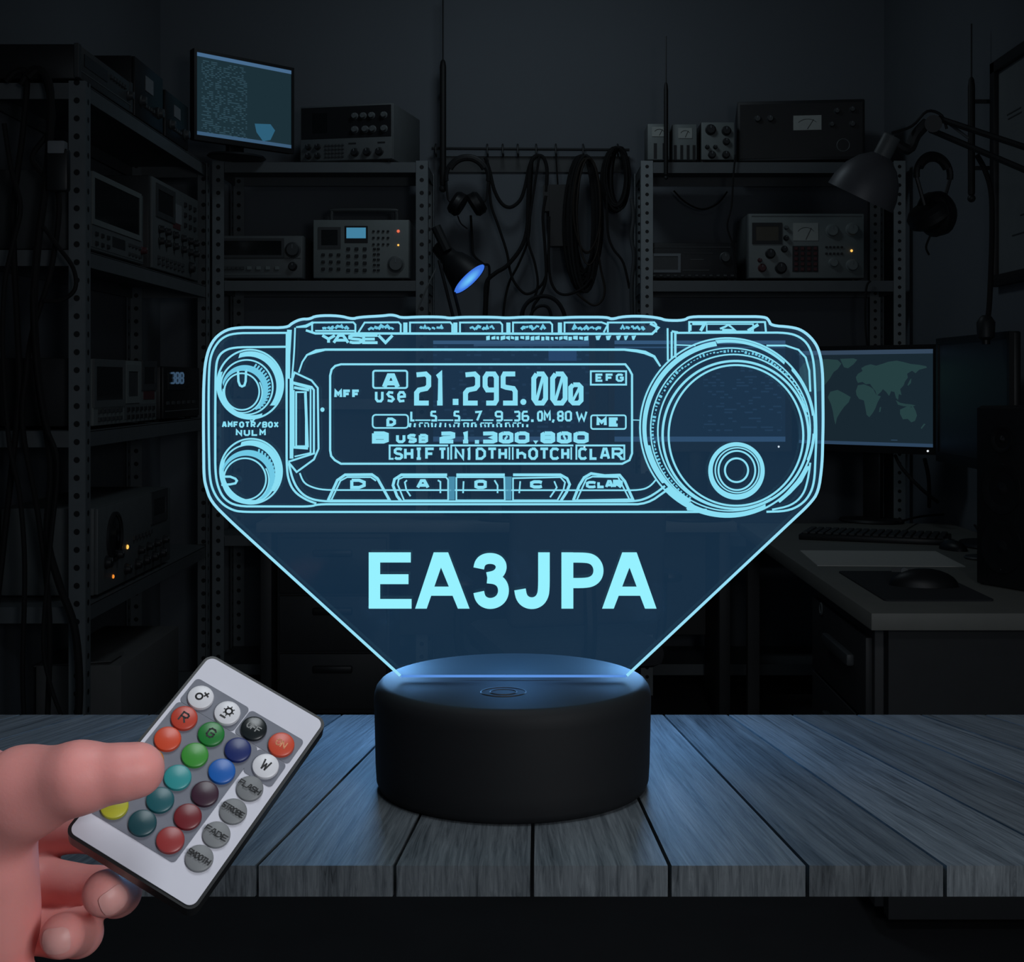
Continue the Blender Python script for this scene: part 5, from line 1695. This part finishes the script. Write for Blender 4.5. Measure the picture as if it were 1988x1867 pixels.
palm = [((-150, 1690, .488), (-45, 1630, .474), 108, 88), ((-60, 1580, .478), (15, 1570, .464), 90, 66), ((-65, 1650, .472), (2, 1730, .472), 80, 48), ((-2, 1700, .470), (8, 1800, .474), 46, 44),
        ((-150, 1780, .486), (-30, 1800, .476), 105, 60), ((-140, 1600, .492), (-40, 1528, .480), 88, 68), ((-20, 1780, .476), (-4, 1880, .478), 56, 52), ((-120, 1860, .488), (-30, 1890, .484), 90, 58)]
arm = [((-330, 1760, .492), (-160, 1710, .488), 118, 112), ((-900, 1850, .520), (-330, 1760, .492), 170, 118)]
lo = np.array([-.42, .405, .955])
hi = np.array([-.112, .575, 1.125])
st = .00125
nn = np.ceil((hi - lo) / st).astype(int)
gx, gy, gz = np.meshgrid(*[lo[i] + np.arange(nn[i]) * st for i in range(3)], indexing='ij')
PG = np.stack([gx, gy, gz], -1)
D = None
for a, b, ra, rb in palm + arm:
    d = cone(PG, hp(*a), hp(*b), rr(ra), rr(rb))
    D = d if D is None else smin(D, d, .014)
for nm, (js, rs, k) in limbs.items():
    F_ = None
    for i in range(len(js) - 1):
        d = cone(PG, hp(*js[i]), hp(*js[i + 1]), rr(rs[i]), rr(rs[i + 1]))
        F_ = d if F_ is None else smin(F_, d, k)
    D = smin(D, F_, .007 if nm == 'thumb' else .003)
# creases: shallow grooves across the thumb and along the thumb's root
def groove(a, b, r, dep):
    global D
    d = cone(PG, hp(*a), hp(*b), r, r * .6)
    D = D + dep * np.exp(-(np.maximum(d, 0) / .0022) ** 2)
groove((-30, 1492, .436), (78, 1476, .430), .001, .0011)
groove((150, 1440, .436), (176, 1472, .424), .0008, .00035)
groove((258, 1462, .440), (262, 1500, .428), .0008, .0003)
V, Fq = surface_nets(D, lo, st)
hand = thing('person', 'bare hand reaching in from the side, thumb pressing the remote control', 'person', tuple(hp(0, 1867, .48)))
ho = Vector(hand.location)
# relax the surface a little
nv = len(V)
E2 = np.concatenate([Fq[:, [0, 1]], Fq[:, [1, 2]], Fq[:, [2, 3]], Fq[:, [3, 0]]])
E2 = np.unique(np.sort(E2, 1), axis=0)
for it in range(8):
    s_ = np.zeros((nv, 3))
    c_ = np.zeros(nv)
    np.add.at(s_, E2[:, 0], V[E2[:, 1]])
    np.add.at(s_, E2[:, 1], V[E2[:, 0]])
    np.add.at(c_, E2[:, 0], 1)
    np.add.at(c_, E2[:, 1], 1)
    V = V + (.5 if it % 2 == 0 else -.52) * (s_ / c_[:, None] - V)
me = bpy.data.meshes.new('hand')
me.from_pydata([tuple(v - np.array(ho)) for v in V], [], [tuple(f) for f in Fq])
me.update()
me.polygons.foreach_set('use_smooth', [True] * len(me.polygons))
M_skin = mat('skin', (.82, .33, .305), .5, var=.07, scale=55, bump=.0, spec=.35, sss=.35)
nt = M_skin.node_tree
pk_ = nt.nodes['Principled BSDF']
tcs = nd(nt, 'ShaderNodeTexCoord')
ns = nd(nt, 'ShaderNodeTexNoise')
ns.inputs['Scale'].default_value = 900.0
ns.inputs['Detail'].default_value = 3.0
nt.links.new(tcs.outputs['Object'], ns.inputs['Vector'])
bs = nd(nt, 'ShaderNodeBump')
bs.inputs['Strength'].default_value = .12
bs.inputs['Distance'].default_value = .0004
nt.links.new(ns.outputs['Fac'], bs.inputs['Height'])
nt.links.new(bs.outputs['Normal'], pk_.inputs['Normal'])
me.materials.append(M_skin)
hob = link('hand', me, hand)
M_nail = mat('fingernail', (.80, .39, .36), .45, var=.03, spec=.4, sss=.15)


def nail(c, nrm, along, L_, W_, parent=hob):
    """A thin plate that follows the curve of the fingertip."""
    n_ = Vector(nrm).normalized()
    t_ = Vector(along)
    t_ = (t_ - n_ * t_.dot(n_)).normalized()
    b_ = n_.cross(t_)
    m_ = MB()
    NU, NV = 11, 9
    rows = []
    for i in range(NU):
        u = i / (NU - 1) * 2 - 1
        row = []
        for j in range(NV):
            v = j / (NV - 1) * 2 - 1
            ww = W_ / 2 * (1 - .25 * abs(u) ** 4)
            q = Vector(c) + t_ * (u * L_ / 2 * (1 - .12 * v * v)) + b_ * (v * ww)
            q = Vector(on_skin(q - n_ * .006, n_)) + n_ * .0001
            row.append(q - ho)
        rows.append(row)
    for _ in range(2):
        rows = [[rows[i][j] if i in (0, NU - 1) or j in (0, NV - 1) else (rows[i - 1][j] + rows[i + 1][j] + rows[i][j - 1] + rows[i][j + 1]) / 4 for j in range(NV)] for i in range(NU)]
    for i in range(NU):
        for j in range(NV):
            u, v = i / (NU - 1) * 2 - 1, j / (NV - 1) * 2 - 1
            rows[i][j] = m_.bm.verts.new(rows[i][j] + n_ * (.00025 + .00035 * (1 - max(abs(u), abs(v)) ** 4)))
    for i in range(NU - 1):
        for j in range(NV - 1):
            m_.bm.faces.new((rows[i][j], rows[i + 1][j], rows[i + 1][j + 1], rows[i][j + 1]))
    m_.build('fingernail', M_nail, parent, True, 60)


def on_skin(c, d):
    """Where a ray from inside the finger leaves the skin."""
    c, d = np.array(c), np.array(d) / np.linalg.norm(d)
    for s in np.arange(0, .03, .0003):
        p = c + d * s
        if _d(p) > 0:
            return p
    return c


# trilinear sample keeps the plates smooth
def _d(p):
    g = np.clip((np.asarray(p) - lo) / st, 0, nn - 2.001)
    i = g.astype(int)
    f = g - i
    v = 0.0
    for a_ in (0, 1):
        for b_ in (0, 1):
            for c_ in (0, 1):
                v += D[i[0] + a_, i[1] + b_, i[2] + c_] * (f[0] if a_ else 1 - f[0]) * (f[1] if b_ else 1 - f[1]) * (f[2] if c_ else 1 - f[2])
    return v


for tipn, nd_, al in ((limbs['middle'][0][4], (.62, -.75, -.05), (-.3, -.3, -.2)), (limbs['ring'][0][4], (-.02, -1.0, .12), (-1, 0, -.12))):
    c = hp(*tipn)
    nail(on_skin(c, nd_), nd_, al, .0095, .0085)
# ------------------------------------------------------------------ light
W_ = bpy.data.worlds.new('world')
SC.world = W_
W_.use_nodes = True
bgn = W_.node_tree.nodes['Background']
bgn.inputs['Color'].default_value = (.62, .84, 1.0, 1)
bgn.inputs['Strength'].default_value = .10


def area(name, loc, aim, size, energy, col, sy=None):
    d = bpy.data.lights.new(name, 'AREA')
    d.energy = energy
    d.color = col
    d.size = size
    if sy:
        d.shape = 'RECTANGLE'
        d.size_y = sy
    o = bpy.data.objects.new(name, d)
    COL.objects.link(o)
    o.location = loc
    o.rotation_euler = (Vector(aim) - Vector(loc)).to_track_quat('-Z', 'Y').to_euler()
    return o


def point(name, loc, energy, col, rad):
    d = bpy.data.lights.new(name, 'POINT')
    d.energy = energy
    d.color = col
    d.shadow_soft_size = rad
    o = bpy.data.objects.new(name, d)
    COL.objects.link(o)
    o.location = loc
    return o


# added, unseen area lights: one for the hand, one for the table top
area('added_key_light', (.55, -.345, 1.41), (-.10, .50, 1.06), .36, 5.6, (.96, .97, 1.0))
area('added_table_fill', (.05, .45, 2.15), (0, .62, 1.0), .40, 4.2, (.88, .95, 1.0))
# added dim fill, out of view, to lift the back wall and shelves
area('added_room_fill', (-.05, 4.5, 2.9), (0, 5.2, 1.6), .4, 2.35, (.74, .90, 1.0))
# added point lights floating behind the base, tinting table and base blue
for sx in (-1, 1):
    point('added_blue_fill', (LX + sx * .075, LY + .10, TZ + .07), .42, (.22, .52, 1.0), .012)
point('added_blue_fill', (LX, LY + .05, TZ + BH + .045), .17, (.16, .46, 1.0), .01)
